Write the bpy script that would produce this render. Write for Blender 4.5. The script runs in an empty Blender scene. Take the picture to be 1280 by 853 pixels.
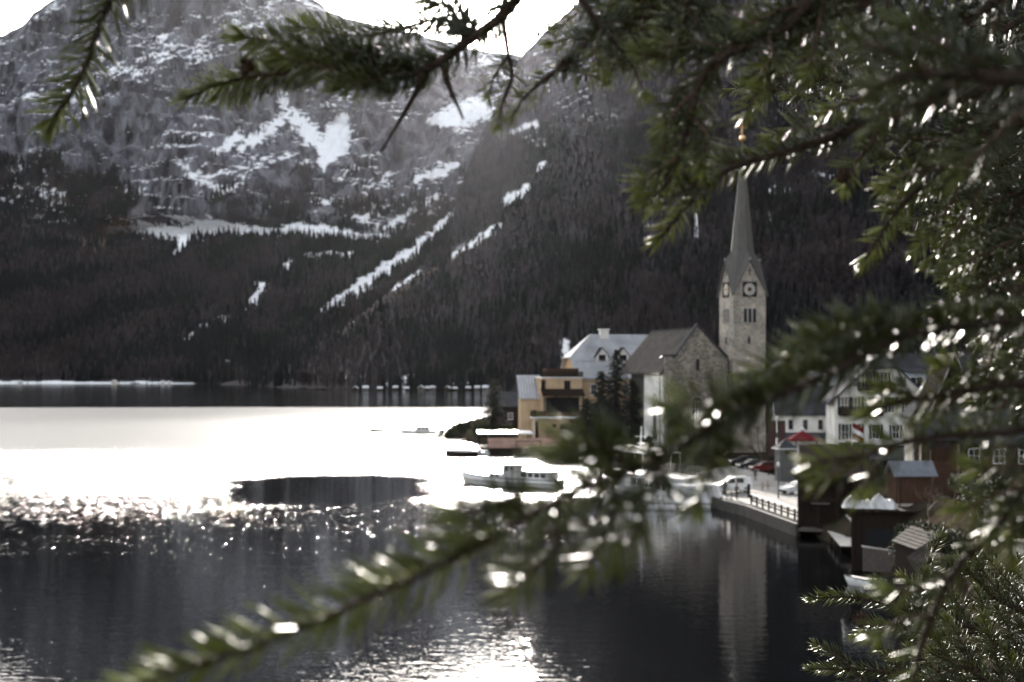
import bpy, bmesh, math, random
import numpy as np
from mathutils import Vector, Matrix, noise as mnoise
R = math.radians
random.seed(7)
scene = bpy.context.scene
COL = scene.collection

# ------------------------------------------------------------------ camera
F = 1778.0            # focal length in photo pixels (50 mm on 36 mm, 1280 wide)
H = 15.5              # camera height above the lake
HY = 460.0            # photo row of the horizon
cam_d = bpy.data.cameras.new('camera')
cam = bpy.data.objects.new('camera', cam_d)
COL.objects.link(cam)
cam.location = (0, 0, H)
cam.rotation_euler = (R(90), 0, 0)
cam_d.sensor_width = 36.0
cam_d.lens = 50.0
cam_d.shift_y = (HY - 426.5) / 1280.0
cam_d.clip_start = 0.05
cam_d.clip_end = 20000
cam_d.dof.use_dof = True
cam_d.dof.focus_distance = 2.5
cam_d.dof.aperture_fstop = 11.0
scene.camera = cam

# ------------------------------------------------------------------ sky, sun, exposure
SUN_PX, SUN_PY = 655.0, -2.0
sun_az = math.atan2(SUN_PX - 640, F)           # to the right of +Y
sun_el = math.atan((HY - SUN_PY) / F)
world = bpy.data.worlds.new('World')
scene.world = world
world.use_nodes = True
wn = world.node_tree
for n in list(wn.nodes):
    wn.nodes.remove(n)
sky = wn.nodes.new('ShaderNodeTexSky')
sky.sky_type = 'NISHITA'
sky.sun_disc = False
sky.sun_elevation = sun_el
sky.sun_rotation = sun_az
sky.altitude = 500
sky.air_density = 1.0
sky.dust_density = 4.0
sky.ozone_density = 1.0
hsv = wn.nodes.new('ShaderNodeHueSaturation')
hsv.inputs['Saturation'].default_value = 0.30
bg = wn.nodes.new('ShaderNodeBackground')
bg.inputs['Strength'].default_value = 0.15
wo = wn.nodes.new('ShaderNodeOutputWorld')
wn.links.new(sky.outputs[0], hsv.inputs['Color'])
wn.links.new(hsv.outputs[0], bg.inputs['Color'])
wn.links.new(bg.outputs[0], wo.inputs['Surface'])

sun_d = bpy.data.lights.new('sun', 'SUN')
sun_d.energy = 4.2
sun_d.angle = R(0.5)
sun_d.color = (1.0, 0.93, 0.84)
sun = bpy.data.objects.new('sun', sun_d)
COL.objects.link(sun)
to_sun = Vector((math.sin(sun_az) * math.cos(sun_el), math.cos(sun_az) * math.cos(sun_el), math.sin(sun_el)))
sun.rotation_euler = to_sun.to_track_quat('Z', 'Y').to_euler()
sun.location = (0, 0, 60)

scene.view_settings.view_transform = 'Standard'
scene.view_settings.look = 'None'
scene.view_settings.exposure = 1.75
scene.view_settings.gamma = 1.0
cy = scene.cycles
cy.use_denoising = True
cy.max_bounces = 6
cy.diffuse_bounces = 2
cy.glossy_bounces = 3
cy.transmission_bounces = 4
cy.transparent_max_bounces = 6
cy.volume_bounces = 0
cy.caustics_reflective = False
cy.caustics_refractive = False
cy.sample_clamp_indirect = 6.0

# ------------------------------------------------------------------ helpers
def P(px, py, Y):
    """World point seen at photo pixel (px, py) at depth Y."""
    return Vector(((px - 640.0) / F * Y, Y, H - (py - HY) / F * Y))

def gy(py, z=0.0):
    """Depth at which a level z shows at photo row py."""
    return (H - z) * F / (py - HY)

class MB:
    """Collects shapes; build() links them as one mesh object."""
    def __init__(s):
        s.v, s.f, s.m = [], [], []
        s.mi = 0
    def add(s, vs, fs, M=None):
        b = len(s.v)
        for p in vs:
            p = Vector(p)
            s.v.append(tuple(M @ p) if M is not None else tuple(p))
        for f in fs:
            s.f.append(tuple(b + i for i in f)); s.m.append(s.mi)
        return s
    def box(s, x0, y0, z0, x1, y1, z1, M=None, bev=0.0):
        if bev > 0:
            bm = bmesh.new()
            bmesh.ops.create_cube(bm, size=1.0)
            for v in bm.verts:
                v.co = Vector((x0 + (v.co.x + .5) * (x1 - x0), y0 + (v.co.y + .5) * (y1 - y0), z0 + (v.co.z + .5) * (z1 - z0)))
            bmesh.ops.bevel(bm, geom=bm.edges[:], offset=bev, segments=1, affect='EDGES')
            bm.verts.index_update()
            s.add([v.co.copy() for v in bm.verts], [[v.index for v in f.verts] for f in bm.faces], M)
            bm.free()
            return s
        vs = [(x0, y0, z0), (x1, y0, z0), (x1, y1, z0), (x0, y1, z0), (x0, y0, z1), (x1, y0, z1), (x1, y1, z1), (x0, y1, z1)]
        fs = [(3, 2, 1, 0), (4, 5, 6, 7), (0, 1, 5, 4), (1, 2, 6, 5), (2, 3, 7, 6), (3, 0, 4, 7)]
        return s.add(vs, fs, M)
    def extrude(s, poly, d, M=None):
        """poly: list of 3D points (counter-clockwise seen from -d); prism along vector d."""
        n = len(poly); d = Vector(d)
        vs = [Vector(p) for p in poly] + [Vector(p) + d for p in poly]
        fs = [tuple(range(n)), tuple(range(2 * n - 1, n - 1, -1))]
        fs += [(i, i + n, (i + 1) % n + n, (i + 1) % n) for i in range(n)]
        return s.add(vs, fs, M)
    def tube(s, pts, rad, n=6, M=None, cap=True):
        pts = [Vector(p) for p in pts]
        if not hasattr(rad, '__len__'): rad = [rad] * len(pts)
        vs, fs = [], []
        up = Vector((0, 0, 1)); prev = None
        for i, p in enumerate(pts):
            t = (pts[min(i + 1, len(pts) - 1)] - pts[max(i - 1, 0)])
            t = t.normalized() if t.length > 1e-9 else Vector((0, 0, 1))
            if prev is None:
                a = t.cross(up if abs(t.z) < .9 else Vector((1, 0, 0))).normalized()
            else:
                a = (prev - t * prev.dot(t)).normalized()
            prev = a; b = t.cross(a)
            for k in range(n):
                an = 2 * math.pi * k / n
                vs.append(p + (a * math.cos(an) + b * math.sin(an)) * rad[i])
        for i in range(len(pts) - 1):
            for k in range(n):
                k2 = (k + 1) % n
                fs.append((i * n + k, i * n + k2, (i + 1) * n + k2, (i + 1) * n + k))
        if cap:
            fs.append(tuple(range(n - 1, -1, -1))); fs.append(tuple((len(pts) - 1) * n + k for k in range(n)))
        return s.add(vs, fs, M)
    def lathe(s, prof, n=10, M=None):
        """prof: list of (radius, z)."""
        vs, fs = [], []
        for r, z in prof:
            for k in range(n):
                a = 2 * math.pi * k / n
                vs.append((r * math.cos(a), r * math.sin(a), z))
        for i in range(len(prof) - 1):
            for k in range(n):
                k2 = (k + 1) % n
                fs.append((i * n + k, i * n + k2, (i + 1) * n + k2, (i + 1) * n + k))
        fs.append(tuple(range(n - 1, -1, -1))); fs.append(tuple((len(prof) - 1) * n + k for k in range(n)))
        return s.add(vs, fs, M)
    def quad(s, a, b, c, d, M=None):
        return s.add([a, b, c, d], [(0, 1, 2, 3)], M)
    def build(s, name, mat, parent=None, smooth=False, loc=None, rz=None):
        me = bpy.data.meshes.new(name)
        me.from_pydata(s.v, [], s.f)
        mats = mat if isinstance(mat, (list, tuple)) else [mat]
        for m in mats: me.materials.append(m)
        if len(mats) > 1: me.polygons.foreach_set('material_index', s.m)
        if smooth: me.polygons.foreach_set('use_smooth', [True] * len(me.polygons))
        me.update()
        o = bpy.data.objects.new(name, me)
        COL.objects.link(o)
        if parent is not None: o.parent = parent
        if loc is not None: o.location = loc
        if rz is not None: o.rotation_euler = (0, 0, rz)
        return o

def tag(o, label=None, cat=None, group=None, kind=None):
    if label: o['label'] = label
    if cat: o['category'] = cat
    if group: o['group'] = group
    if kind: o['kind'] = kind
    return o

def thing(name, label, cat, loc=(0, 0, 0), rz=0.0, group=None):
    o = bpy.data.objects.new(name, None)
    o.empty_display_size = 0.3
    COL.objects.link(o)
    o.location = loc
    o.rotation_euler = (0, 0, rz)
    return tag(o, label, cat, group)

def children(o):
    return [c for c in bpy.data.objects if c.parent == o]

def copy_tree(o, parent=None):
    c = o.copy(); COL.objects.link(c)
    if parent is not None: c.parent = parent
    for ch in o.children: copy_tree(ch, c)
    return c

def inst(mesh_ob, parent, loc=(0, 0, 0), rot=(0, 0, 0), name=None):
    """Another object on the same mesh data."""
    c = mesh_ob.copy(); COL.objects.link(c); c.parent = parent
    c.location = loc; c.rotation_euler = rot
    if name: c.name = name
    return c

# ------------------------------------------------------------------ materials
def nn(nt, typ, **kw):
    n = nt.nodes.new(typ)
    for k, v in kw.items():
        if k == 'op': n.operation = v
        elif k in ('blend', 'dtype'): setattr(n, {'blend': 'blend_type', 'dtype': 'data_type'}[k], v)
        else: n.inputs[k.replace('_', ' ')].default_value = v
    return n

def mat(name, col, rough=0.8, var=0.25, scale=2.0, bump=0.0, bscale=None, spec=0.1, metal=0.0, dark=None, streak=None, coords='Object'):
    """Principled surface whose colour wanders between col*(1-var) and col*(1+var); optional wear colour and grain."""
    m = bpy.data.materials.new(name); m.use_nodes = True
    nt = m.node_tree; bs = nt.nodes['Principled BSDF']
    tc = nt.nodes.new('ShaderNodeTexCoord')
    vec = tc.outputs[coords]
    if streak:
        mp = nt.nodes.new('ShaderNodeMapping'); mp.inputs['Scale'].default_value = streak
        nt.links.new(vec, mp.inputs[0]); vec = mp.outputs[0]
    no = nn(nt, 'ShaderNodeTexNoise', Scale=scale, Detail=5.0, Roughness=0.62)
    nt.links.new(vec, no.inputs['Vector'])
    rp = nt.nodes.new('ShaderNodeValToRGB')
    c = Vector(col[:3])
    e = rp.color_ramp.elements
    e[0].position = .32; e[1].position = .68
    e[0].color = (*(c * (1 - var)), 1); e[1].color = (*(c * (1 + var)), 1)
    nt.links.new(no.outputs['Fac'], rp.inputs[0])
    out = rp.outputs[0]
    if dark is not None:
        n2 = nn(nt, 'ShaderNodeTexNoise', Scale=scale * .37, Detail=6.0, Roughness=0.7)
        nt.links.new(vec, n2.inputs['Vector'])
        r2 = nt.nodes.new('ShaderNodeValToRGB'); r2.color_ramp.elements[0].position = .5; r2.color_ramp.elements[1].position = .66
        nt.links.new(n2.outputs['Fac'], r2.inputs[0])
        mx = nt.nodes.new('ShaderNodeMixRGB'); mx.inputs[2].default_value = (*dark, 1)
        nt.links.new(r2.outputs[0], mx.inputs[0]); nt.links.new(out, mx.inputs[1]); out = mx.outputs[0]
    nt.links.new(out, bs.inputs['Base Color'])
    bs.inputs['Roughness'].default_value = rough
    bs.inputs['Specular IOR Level'].default_value = spec
    bs.inputs['Metallic'].default_value = metal
    if bump > 0:
        n3 = nn(nt, 'ShaderNodeTexNoise', Scale=bscale or scale * 4, Detail=4.0)
        nt.links.new(vec, n3.inputs['Vector'])
        bp = nn(nt, 'ShaderNodeBump', Strength=bump, Distance=0.05)
        nt.links.new(n3.outputs['Fac'], bp.inputs['Height'])
        nt.links.new(bp.outputs[0], bs.inputs['Normal'])
    return m

M = {}
M['stucco_white'] = mat('stucco_white', (.80, .77, .71), .9, .06, .6, .2, 8, dark=(.55, .52, .48))
M['stucco_cream'] = mat('stucco_cream', (.62, .57, .48), .9, .08, .6, .2, 8, dark=(.45, .41, .35))
M['stucco_ochre'] = mat('stucco_ochre', (.52, .37, .23), .9, .12, .5, .2, 8, dark=(.38, .27, .17))
M['metal_roof'] = mat('metal_roof', (.42, .42, .43), .45, .15, .5, .08, 3, metal=.2, spec=.3, dark=(.28, .29, .30))
M['slate_roof'] = mat('slate_roof', (.055, .055, .06), .8, .25, 1.2, .5, 9, spec=.06)
M['church_roof'] = mat('church_roof', (.072, .064, .056), .85, .28, 1.0, .6, 7, spec=.04, dark=(.048, .044, .038))
M['spire_roof'] = mat('spire_roof', (.115, .108, .098), .7, .2, 1.5, .4, 8, spec=.15, streak=(2, 2, .25))
M['dark_wood'] = mat('dark_wood', (.026, .019, .015), .9, .35, 3, .3, 12, streak=(6, 6, .6), spec=.03)
M['brown_wood'] = mat('brown_wood', (.050, .029, .019), .85, .4, 2.5, .3, 12, streak=(6, 6, .6), spec=.05)
M['red_wood'] = mat('red_wood', (.075, .042, .028), .8, .3, 2.5, .3, 12, streak=(6, 6, .6))
M['grey_wood'] = mat('grey_wood', (.10, .088, .078), .8, .35, 3, .3, 12, streak=(1, 6, 6))
M['pale_plank'] = mat('pale_plank', (.50, .47, .43), .7, .2, 3, .2, 12)
M['white_paint'] = mat('white_paint', (.80, .79, .77), .35, .05, 1.5, 0, spec=.5)
M['boat_white'] = mat('boat_white', (.78, .77, .75), .3, .06, 1.0, 0, spec=.5, dark=(.66, .64, .61))
M['black_paint'] = mat('black_paint', (.018, .018, .02), .4, .2, 2)
M['iron'] = mat('iron', (.03, .03, .032), .5, .2, 3)
M['glass'] = mat('glass', (.02, .022, .026), .08, .2, .6, spec=.6)
M['shutter_green'] = mat('shutter_green', (.045, .05, .04), .7, .25, 4)
M['gold'] = mat('gold', (.80, .52, .22), .28, .1, 3, metal=.9)
M['tarp'] = mat('tarp', (.72, .71, .70), .55, .08, 2, .3, 5)
M['red_cloth'] = mat('red_cloth', (.15, .016, .022), .8, .15, 3)
M['banner_red'] = mat('banner_red', (.085, .048, .044), .8, .15, 2)
M['white_cloth'] = mat('white_cloth', (.78, .77, .75), .8, .05, 3)
M['car_white'] = mat('car_white', (.80, .80, .79), .22, .03, 1, spec=.6)
M['car_dark'] = mat('car_dark', (.025, .027, .032), .2, .15, 1, spec=.6)
M['car_red'] = mat('car_red', (.13, .022, .022), .2, .15, 1, spec=.6)
M['rubber'] = mat('rubber', (.018, .018, .018), .8, .2, 6)
M['light_glass'] = mat('light_glass', (.7, .68, .62), .15, .05, 3, spec=.6)
M['pavement'] = mat('pavement', (.27, .255, .235), .85, .18, .35, .3, 6, dark=(.19, .18, .165))
M['concrete'] = mat('concrete', (.08, .072, .065), .9, .3, .8, .4, 5, dark=(.07, .065, .06))
M['bark'] = mat('bark', (.045, .03, .022), .85, .4, 30, .5, 60)
M['terracotta'] = mat('terracotta', (.26, .165, .125), .9, .3, 1.2, .3, 6, spec=.03, dark=(.16, .11, .09))
M['box_grey'] = mat('box_grey', (.12, .118, .115), .8, .15, 1.0, .1)
M['hedge'] = mat('hedge', (.035, .042, .022), .8, .5, 2.0)
M['needle_tree'] = mat('needle_tree', (.030, .036, .024), .75, .5, .8)
M['twig'] = mat('twig', (.075, .055, .042), .85, .3, 3)
M['pale_twig'] = mat('pale_twig', (.20, .15, .12), .75, .3, 3)
M['cone_brown'] = mat('cone_brown', (.045, .028, .018), .7, .4, 40, .3)
# ------------------------------------------------------------------ numpy noise
def _hash(ix, iy, iz, seed):
    h = (ix.astype(np.int64) * 374761393 + iy.astype(np.int64) * 668265263 + iz.astype(np.int64) * 2147483647 + seed * 974634757) & 0x7fffffff
    h = ((h ^ (h >> 13)) * 1274126177) & 0x7fffffff
    h = ((h ^ (h >> 16)) * 1103515245) & 0x7fffffff
    return ((h >> 8) & 0xffff) / 65535.0 * 2 - 1

def vnoise(x, y, seed=0):
    x = np.asarray(x, float); y = np.asarray(y, float)
    ix = np.floor(x); iy = np.floor(y); fx = x - ix; fy = y - iy
    u = fx * fx * fx * (fx * (fx * 6 - 15) + 10); v = fy * fy * fy * (fy * (fy * 6 - 15) + 10)
    z = np.zeros_like(ix)
    def g(dx, dy):
        a = _hash(ix + dx, iy + dy, z, seed) * math.pi
        return np.cos(a) * (fx - dx) + np.sin(a) * (fy - dy)
    a = g(0, 0) * (1 - u) + g(1, 0) * u
    b = g(0, 1) * (1 - u) + g(1, 1) * u
    return (a * (1 - v) + b * v) * 1.5

def fbm(x, y, seed=0, octv=5, gain=.5, lac=2.03):
    s = 0; a = 1; t = 0
    for o in range(octv):
        s = s + a * vnoise(x, y, seed + o * 17); t += a
        x = x * lac + 13.7; y = y * lac + 7.3; a *= gain
    return s / t

def ridged(x, y, seed=0, octv=5, gain=.5, lac=2.05):
    s = 0; a = 1; t = 0
    for o in range(octv):
        s = s + a * (1 - 2 * np.abs(vnoise(x, y, seed + o * 31))); t += a
        x = x * lac + 5.1; y = y * lac + 9.9; a *= gain
    return s / t

def sstep(a, b, x):
    t = np.clip((x - a) / (b - a), 0, 1)
    return t * t * (3 - 2 * t)

def seg_dist(px, py, pts):
    """Distance in pixels to a polyline with per-vertex width: returns d/width."""
    best = np.full(px.shape, 1e9)
    for (x0, y0, w0), (x1, y1, w1) in zip(pts[:-1], pts[1:]):
        dx, dy = x1 - x0, y1 - y0
        t = np.clip(((px - x0) * dx + (py - y0) * dy) / (dx * dx + dy * dy + 1e-9), 0, 1)
        d = np.hypot(px - x0 - t * dx, py - y0 - t * dy) / (w0 + (w1 - w0) * t)
        best = np.minimum(best, d)
    return best

def grid_mesh(name, X, Y, Z, attrs, material):
    nr, nc = X.shape
    co = np.stack([X, Y, Z], -1).reshape(-1, 3).astype(np.float32)
    i = np.arange(nr * nc).reshape(nr, nc)
    q = np.stack([i[:-1, :-1], i[:-1, 1:], i[1:, 1:], i[1:, :-1]], -1).reshape(-1, 4)
    me = bpy.data.meshes.new(name)
    me.vertices.add(len(co)); me.vertices.foreach_set('co', co.ravel())
    me.loops.add(q.size); me.loops.foreach_set('vertex_index', q.ravel().astype(np.int32))
    me.polygons.add(len(q))
    me.polygons.foreach_set('loop_start', np.arange(0, q.size, 4, dtype=np.int32))
    me.polygons.foreach_set('use_smooth', np.ones(len(q), dtype=bool))
    me.update(calc_edges=True)
    for k, a in attrs.items():
        at = me.attributes.new(k, 'FLOAT', 'POINT')
        at.data.foreach_set('value', a.reshape(-1).astype(np.float32))
    me.materials.append(material)
    o = bpy.data.objects.new(name, me)
    COL.objects.link(o)
    o['kind'] = 'structure'
    return o

def normals_z(X, Y, Z):
    P0 = np.stack([X, Y, Z], -1)
    du = np.gradient(P0, axis=1); dv = np.gradient(P0, axis=0)
    n = np.cross(du, dv)
    n /= np.linalg.norm(n, axis=-1, keepdims=True) + 1e-9
    return np.abs(n[..., 2]) * np.sign(1), n

def rock_material(name, rock, rock2, forest, brown, snow=(.88, .88, .89)):
    m = bpy.data.materials.new(name); m.use_nodes = True
    nt = m.node_tree; bs = nt.nodes['Principled BSDF']
    bs.inputs['Roughness'].default_value = .95
    bs.inputs['Specular IOR Level'].default_value = .1
    tc = nt.nodes.new('ShaderNodeTexCoord')
    mp = nt.nodes.new('ShaderNodeMapping'); mp.inputs['Scale'].default_value = (.03, .03, .006)
    nt.links.new(tc.outputs['Object'], mp.inputs[0])
    no = nn(nt, 'ShaderNodeTexNoise', Scale=1.0, Detail=8.0, Roughness=.7)
    nt.links.new(mp.outputs[0], no.inputs['Vector'])
    rp = nt.nodes.new('ShaderNodeValToRGB')
    rp.color_ramp.elements[0].position = .42; rp.color_ramp.elements[1].position = .62
    rp.color_ramp.elements[0].color = (*rock2, 1); rp.color_ramp.elements[1].color = (*rock, 1)
    nt.links.new(no.outputs['Fac'], rp.inputs[0])
    col = rp.outputs[0]
    n4 = nn(nt, 'ShaderNodeTexNoise', Scale=.09, Detail=6.0, Roughness=.7)
    nt.links.new(tc.outputs['Object'], n4.inputs['Vector'])
    for attr, c, vary in (('forest', forest, .5), ('brown', brown, .35), ('snow', snow, .06)):
        at = nt.nodes.new('ShaderNodeAttribute'); at.attribute_name = attr
        r2 = nt.nodes.new('ShaderNodeValToRGB')
        r2.color_ramp.elements[0].position = .35; r2.color_ramp.elements[1].position = .65
        v = Vector(c)
        r2.color_ramp.elements[0].color = (*(v * (1 - vary)), 1); r2.color_ramp.elements[1].color = (*(v * (1 + vary)), 1)
        nt.links.new(n4.outputs['Fac'], r2.inputs[0])
        mx = nt.nodes.new('ShaderNodeMixRGB')
        nt.links.new(at.outputs['Fac'], mx.inputs[0]); nt.links.new(col, mx.inputs[1]); nt.links.new(r2.outputs[0], mx.inputs[2])
        col = mx.outputs[0]
    nt.links.new(col, bs.inputs['Base Color'])
    return m

# ------------------------------------------------------------------ the far mountain with its forested bench
def lerp_tab(tab, x):
    a = np.array(tab, float)
    return np.interp(x, a[:, 0], a[:, 1])

pxs = np.linspace(-240, 800, 860)
SKY_C = [(-240, 110), (-60, 66), (0, 46), (25, 38), (50, 12), (70, 1), (90, -8), (130, -35), (250, -62), (330, -42), (380, -6), (400, 4), (414, 18), (440, 26), (520, 42), (600, 62), (660, 70), (800, 75)]
BEN_C = [(-240, 255), (0, 275), (60, 290), (120, 305), (180, 303), (250, 296), (300, 292), (380, 295), (480, 302), (540, 288), (580, 262), (620, 230), (700, 190), (800, 170)]
ys = lerp_tab(SKY_C, pxs)
ys = ys + 3.0 * fbm(pxs / 16.0, pxs * 0, 5, 4)
yb = lerp_tab(BEN_C, pxs) + 5 * fbm(pxs / 30.0, pxs * 0, 9, 4)
NR = 460
tt = np.linspace(0, 1, NR)[:, None]
y0 = 480.5
PYg = y0 + (ys[None, :] - y0) * tt
D = np.zeros_like(PYg)
for c in range(len(pxs)):
    ym = (yb[c] - 6) * .55 + ys[c] * .45
    D[:, c] = np.interp(-PYg[:, c], [-y0, -(yb[c] + 90), -(yb[c] + 10), -(yb[c] - 6), -ym, -ys[c]], [1385, 1850, 2280, 2620, 3000, 3450])
PXg = np.broadcast_to(pxs[None, :], PYg.shape)
Xg = (PXg - 640) / F * D
Zg = H + (HY - PYg) / F * D
cliff = sstep(0, 25, yb[None, :] - 4 - PYg)          # 1 on the cliff, 0 on the bench
fade_top = 1 - sstep(.93, 1.0, np.broadcast_to(tt, PYg.shape)) * .85
w1 = 90 * fbm(Xg / 420, Zg / 420, 41, 4)
Dd = D - cliff * fade_top * (190 * fbm(Xg / 420, Zg / 330, 3, 4) + 80 * ridged((Xg + w1) / 150, Zg / 420, 11, 5) + 30 * fbm((Xg + w1) / 34, Zg / 90, 23, 4) + 10 * fbm(Xg / 11, Zg / 15, 29, 3))
Dd = Dd - (1 - cliff) * (70 * fbm(Xg / 300, D / 300, 14, 5) * sstep(0.02, .15, np.broadcast_to(tt, PYg.shape)) + 5 * fbm(Xg / 14, D / 14, 24, 3))
# limestone ledges: heights gather into steps that dip slightly
dip = Zg + .06 * Xg + 55 * fbm(Xg / 380, D / 500, 51, 4) + 10 * fbm(Xg / 60, Zg / 60, 53, 3)
step = 40.0
u = dip / step; fr = u - np.floor(u)
led = (sstep(.25, .95, fr) - fr) * step
step2 = 13.0
u2 = (dip + 5 * fbm(Xg / 40, Zg / 40, 57, 3)) / step2; fr2 = u2 - np.floor(u2)
led2 = (sstep(.3, .9, fr2) - fr2) * step2
lm = .35 + .65 * sstep(-.15, .25, fbm(Xg / 260, Zg / 200, 61, 3))
Zd = Zg + cliff * fade_top * lm * (led * .85 + led2 * .8) + cliff * fade_top * 3.5 * fbm(Xg / 12, Zg / 12, 67, 3)
Xd = Xg + cliff * 8 * fbm(Zg / 40, Dd / 60, 71, 3)
# plateau behind the skyline
ext = 6
back = np.arange(1, ext + 1)[:, None]
Xf = np.vstack([Xd, Xd[-1:] * (1 + .05 * back)]); Yf = np.vstack([Dd, Dd[-1:] + 120 * back]); Zf = np.vstack([Zd, Zd[-1:] - 35 * back ** 1.3])
Xd, Dd, Zd = Xf, Yf, Zf
px_v = 640 + F * Xd / Dd; py_v = HY - F * (Zd - H) / Dd
nz, _ = normals_z(Xd, Dd, Zd)
cl = np.vstack([cliff, np.ones((ext, cliff.shape[1]))])
n1 = fbm(Xd / 60, Zd / 45, 81, 5); n2 = fbm(Xd / 20, (Zd + .1 * Xd) / 6, 83, 4); n3 = fbm(Xd / 260, Zd / 200, 85, 4)
upper = sstep(330, 40, py_v)
base_snow = nz - .93 + .36 * n1 + .30 * n2 + .50 * n3 + .06 * upper
snow = sstep(.0, .07, base_snow) * cl
# snow lying in fields, gullies and under the wall
fld_nz = 1.0
fn = fbm(px_v / 3.2, py_v / 2.2, 95, 3)
def field(pts, jag=.8, soft=.25):
    d = seg_dist(px_v, py_v, pts) + jag * (.75 * fbm(px_v / 11, py_v / 8, 91, 4) + .4 * fn)
    return sstep(-.04, .14, (1 - d) * .75 + jag * (.8 * n2 + .5 * (nz - .72) * fld_nz + .25 * n1))
for pts, j in (
    ([(428, 148, 9), (424, 168, 21), (412, 190, 15), (405, 200, 9)], .5),
    ([(372, 150, 12), (392, 172, 13), (410, 190, 10)], 1.0),
    ([(405, 198, 3), (405, 215, 1.5)], .4),
    ([(300, 185, 6), (335, 165, 10), (360, 140, 7), (352, 118, 8)], 1.3),
    ([(270, 190, 5), (300, 172, 8)], 1.3),
    ([(545, 150, 10), (575, 145, 19), (605, 135, 17)], .6),
    ([(520, 225, 4), (548, 215, 8), (570, 207, 5)], .9),
    ([(225, 205, 5), (250, 222, 7), (275, 240, 4)], 1.4),
    ([(480, 285, 3), (520, 262, 5), (548, 245, 4)], 1.2),
    ([(180, 292, 7), (205, 290, 8), (235, 292, 9), (262, 284, 11), (290, 286, 7), (320, 288, 6), (345, 290, 5), (372, 284, 9), (400, 288, 8), (425, 291, 6), (455, 297, 4), (485, 298, 4)], .75),
    ([(232, 290, 9), (226, 308, 4), (216, 322, 2)], .6),
    ([(548, 283, 5), (568, 268, 7), (590, 250, 5)], .9),
    ([(400, 390, 3), (425, 376, 6), (455, 356, 8), (480, 338, 8), (505, 322, 7), (530, 304, 6), (552, 285, 6)], 1.0),
    ([(218, 440, 1.5), (255, 408, 4), (285, 398, 4)], 1.5),
    ([(310, 388, 3), (330, 360, 6), (322, 355, 3)], 1.5),
    ([(355, 335, 3), (362, 330, 4)], 1.5), ([(385, 322, 4), (440, 318, 2)], 1.8),
    ([(258, 466, 1.2), (300, 466, 1.6), (345, 466, 1.2)], .5), ([(270, 452, 2), (282, 455, 4), (305, 450, 2)], .7),
    ([(-60, 479, 2.2), (50, 478.5, 2.2), (150, 479.5, 1.2), (170, 478, 1.4), (245, 480.5, 1)], .9)):
    snow = np.maximum(snow, field(pts, j))
snow = np.clip(snow, 0, 1)
fr_n = fbm(Xd / 90, Zd / 70, 101, 4)
treed = np.where(cl < .5, 1.0, 0.0)
lowleft = sstep(150, 40, px_v) * sstep(150, 240, py_v) + .8 * sstep(210, 260, py_v) * sstep(190, 120, px_v)
treed = np.maximum(treed, sstep(.05, .3, fr_n * .8 + lowleft * .8 - .25 + .35 * sstep(120, 280, py_v)) * .9)
forest = treed * (1 - snow)
brown = np.maximum(0, 1 - seg_dist(px_v, py_v, [(105, 310, 16), (130, 300, 22), (150, 285, 22), (185, 288, 8)]) - .5 * np.abs(n1)) + .5 * sstep(.15, .4, n3) * sstep(150, 300, py_v) * cl
brown = np.clip(brown, 0, 1) * (1 - snow)
M['mountain'] = rock_material('mountain', (.185, .185, .205), (.026, .025, .031), (.020, .018, .021), (.13, .085, .055))
mo = grid_mesh('mountain', Xd, Dd, Zd, {'snow': snow, 'forest': forest * .92, 'brown': brown}, M['mountain'])
tag(mo, 'steep grey limestone mountain with snow fields across the lake', 'mountain')
MT = dict(X=Xd, Y=Dd, Z=Zd, px=px_v, py=py_v, snow=snow, treed=treed, brown=brown, nz=nz)

# ------------------------------------------------------------------ the wooded slope on the right
pxs = np.linspace(290, 1560, 960)
SKY_A = [(290, 478), (330, 470), (360, 455), (420, 418), (500, 350), (560, 290), (583, 220), (600, 182), (620, 142), (640, 98), (655, 66), (680, 40), (710, 14), (740, -15), (780, -60), (900, -180), (1280, -350), (1560, -420)]
ys = lerp_tab(SKY_A, pxs) + 3.0 * fbm(pxs / 14.0, pxs * 0, 105, 4)
D0 = lerp_tab([(290, 1250), (420, 960), (640, 940), (760, 800), (1000, 560), (1280, 430), (1560, 400)], pxs)
D1 = lerp_tab([(290, 1400), (420, 1700), (560, 2250), (640, 2500), (740, 2450), (1000, 2100), (1560, 1700)], pxs)
Y0 = HY + F * (H + 2) / D0
NR = 430
tt = np.linspace(0, 1, NR)[:, None]
PYg = Y0[None, :] + (ys - Y0)[None, :] * tt
D = D0[None, :] + (D1 - D0)[None, :] * (tt ** .85)
PXg = np.broadcast_to(pxs[None, :], PYg.shape)
Xg = (PXg - 640) / F * D
Zg = H + (HY - PYg) / F * D
ft = sstep(0.02, .12, tt) * (1 - sstep(.9, 1.0, tt) * .9)
rockzone = sstep(-.05, .4, fbm(Xg / 160, Zg / 200, 131, 4)) * sstep(880, 1000, PXg) + sstep(.30, .55, 1 - np.clip((PYg - 60) / 170, 0, 1) + .35 * fbm(PXg / 40, PYg / 40, 133, 3)) * sstep(800, 690, PXg)
rockzone = np.clip(rockzone, 0, 1)
Dd = D - ft * (110 * fbm(Xg / 300, Zg / 300, 111, 5) + 34 * ridged((Xg + .5 * Zg) / 90, Zg / 260, 113, 4) + 6 * fbm(Xg / 14, Zg / 14, 117, 3)) - ft * rockzone * 22 * fbm(Xg / 25, Zg / 60, 119, 4)
dip = Zg - .35 * Xg + 20 * fbm(Xg / 120, Zg / 120, 121, 3)
u = dip / 18.0; fr = u - np.floor(u)
Zd = Zg + ft * rockzone * .8 * (sstep(.25, .95, fr) - fr) * 18 + ft * 2 * fbm(Xg / 10, Zg / 10, 123, 3)
Xd = Xg.copy()
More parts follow.
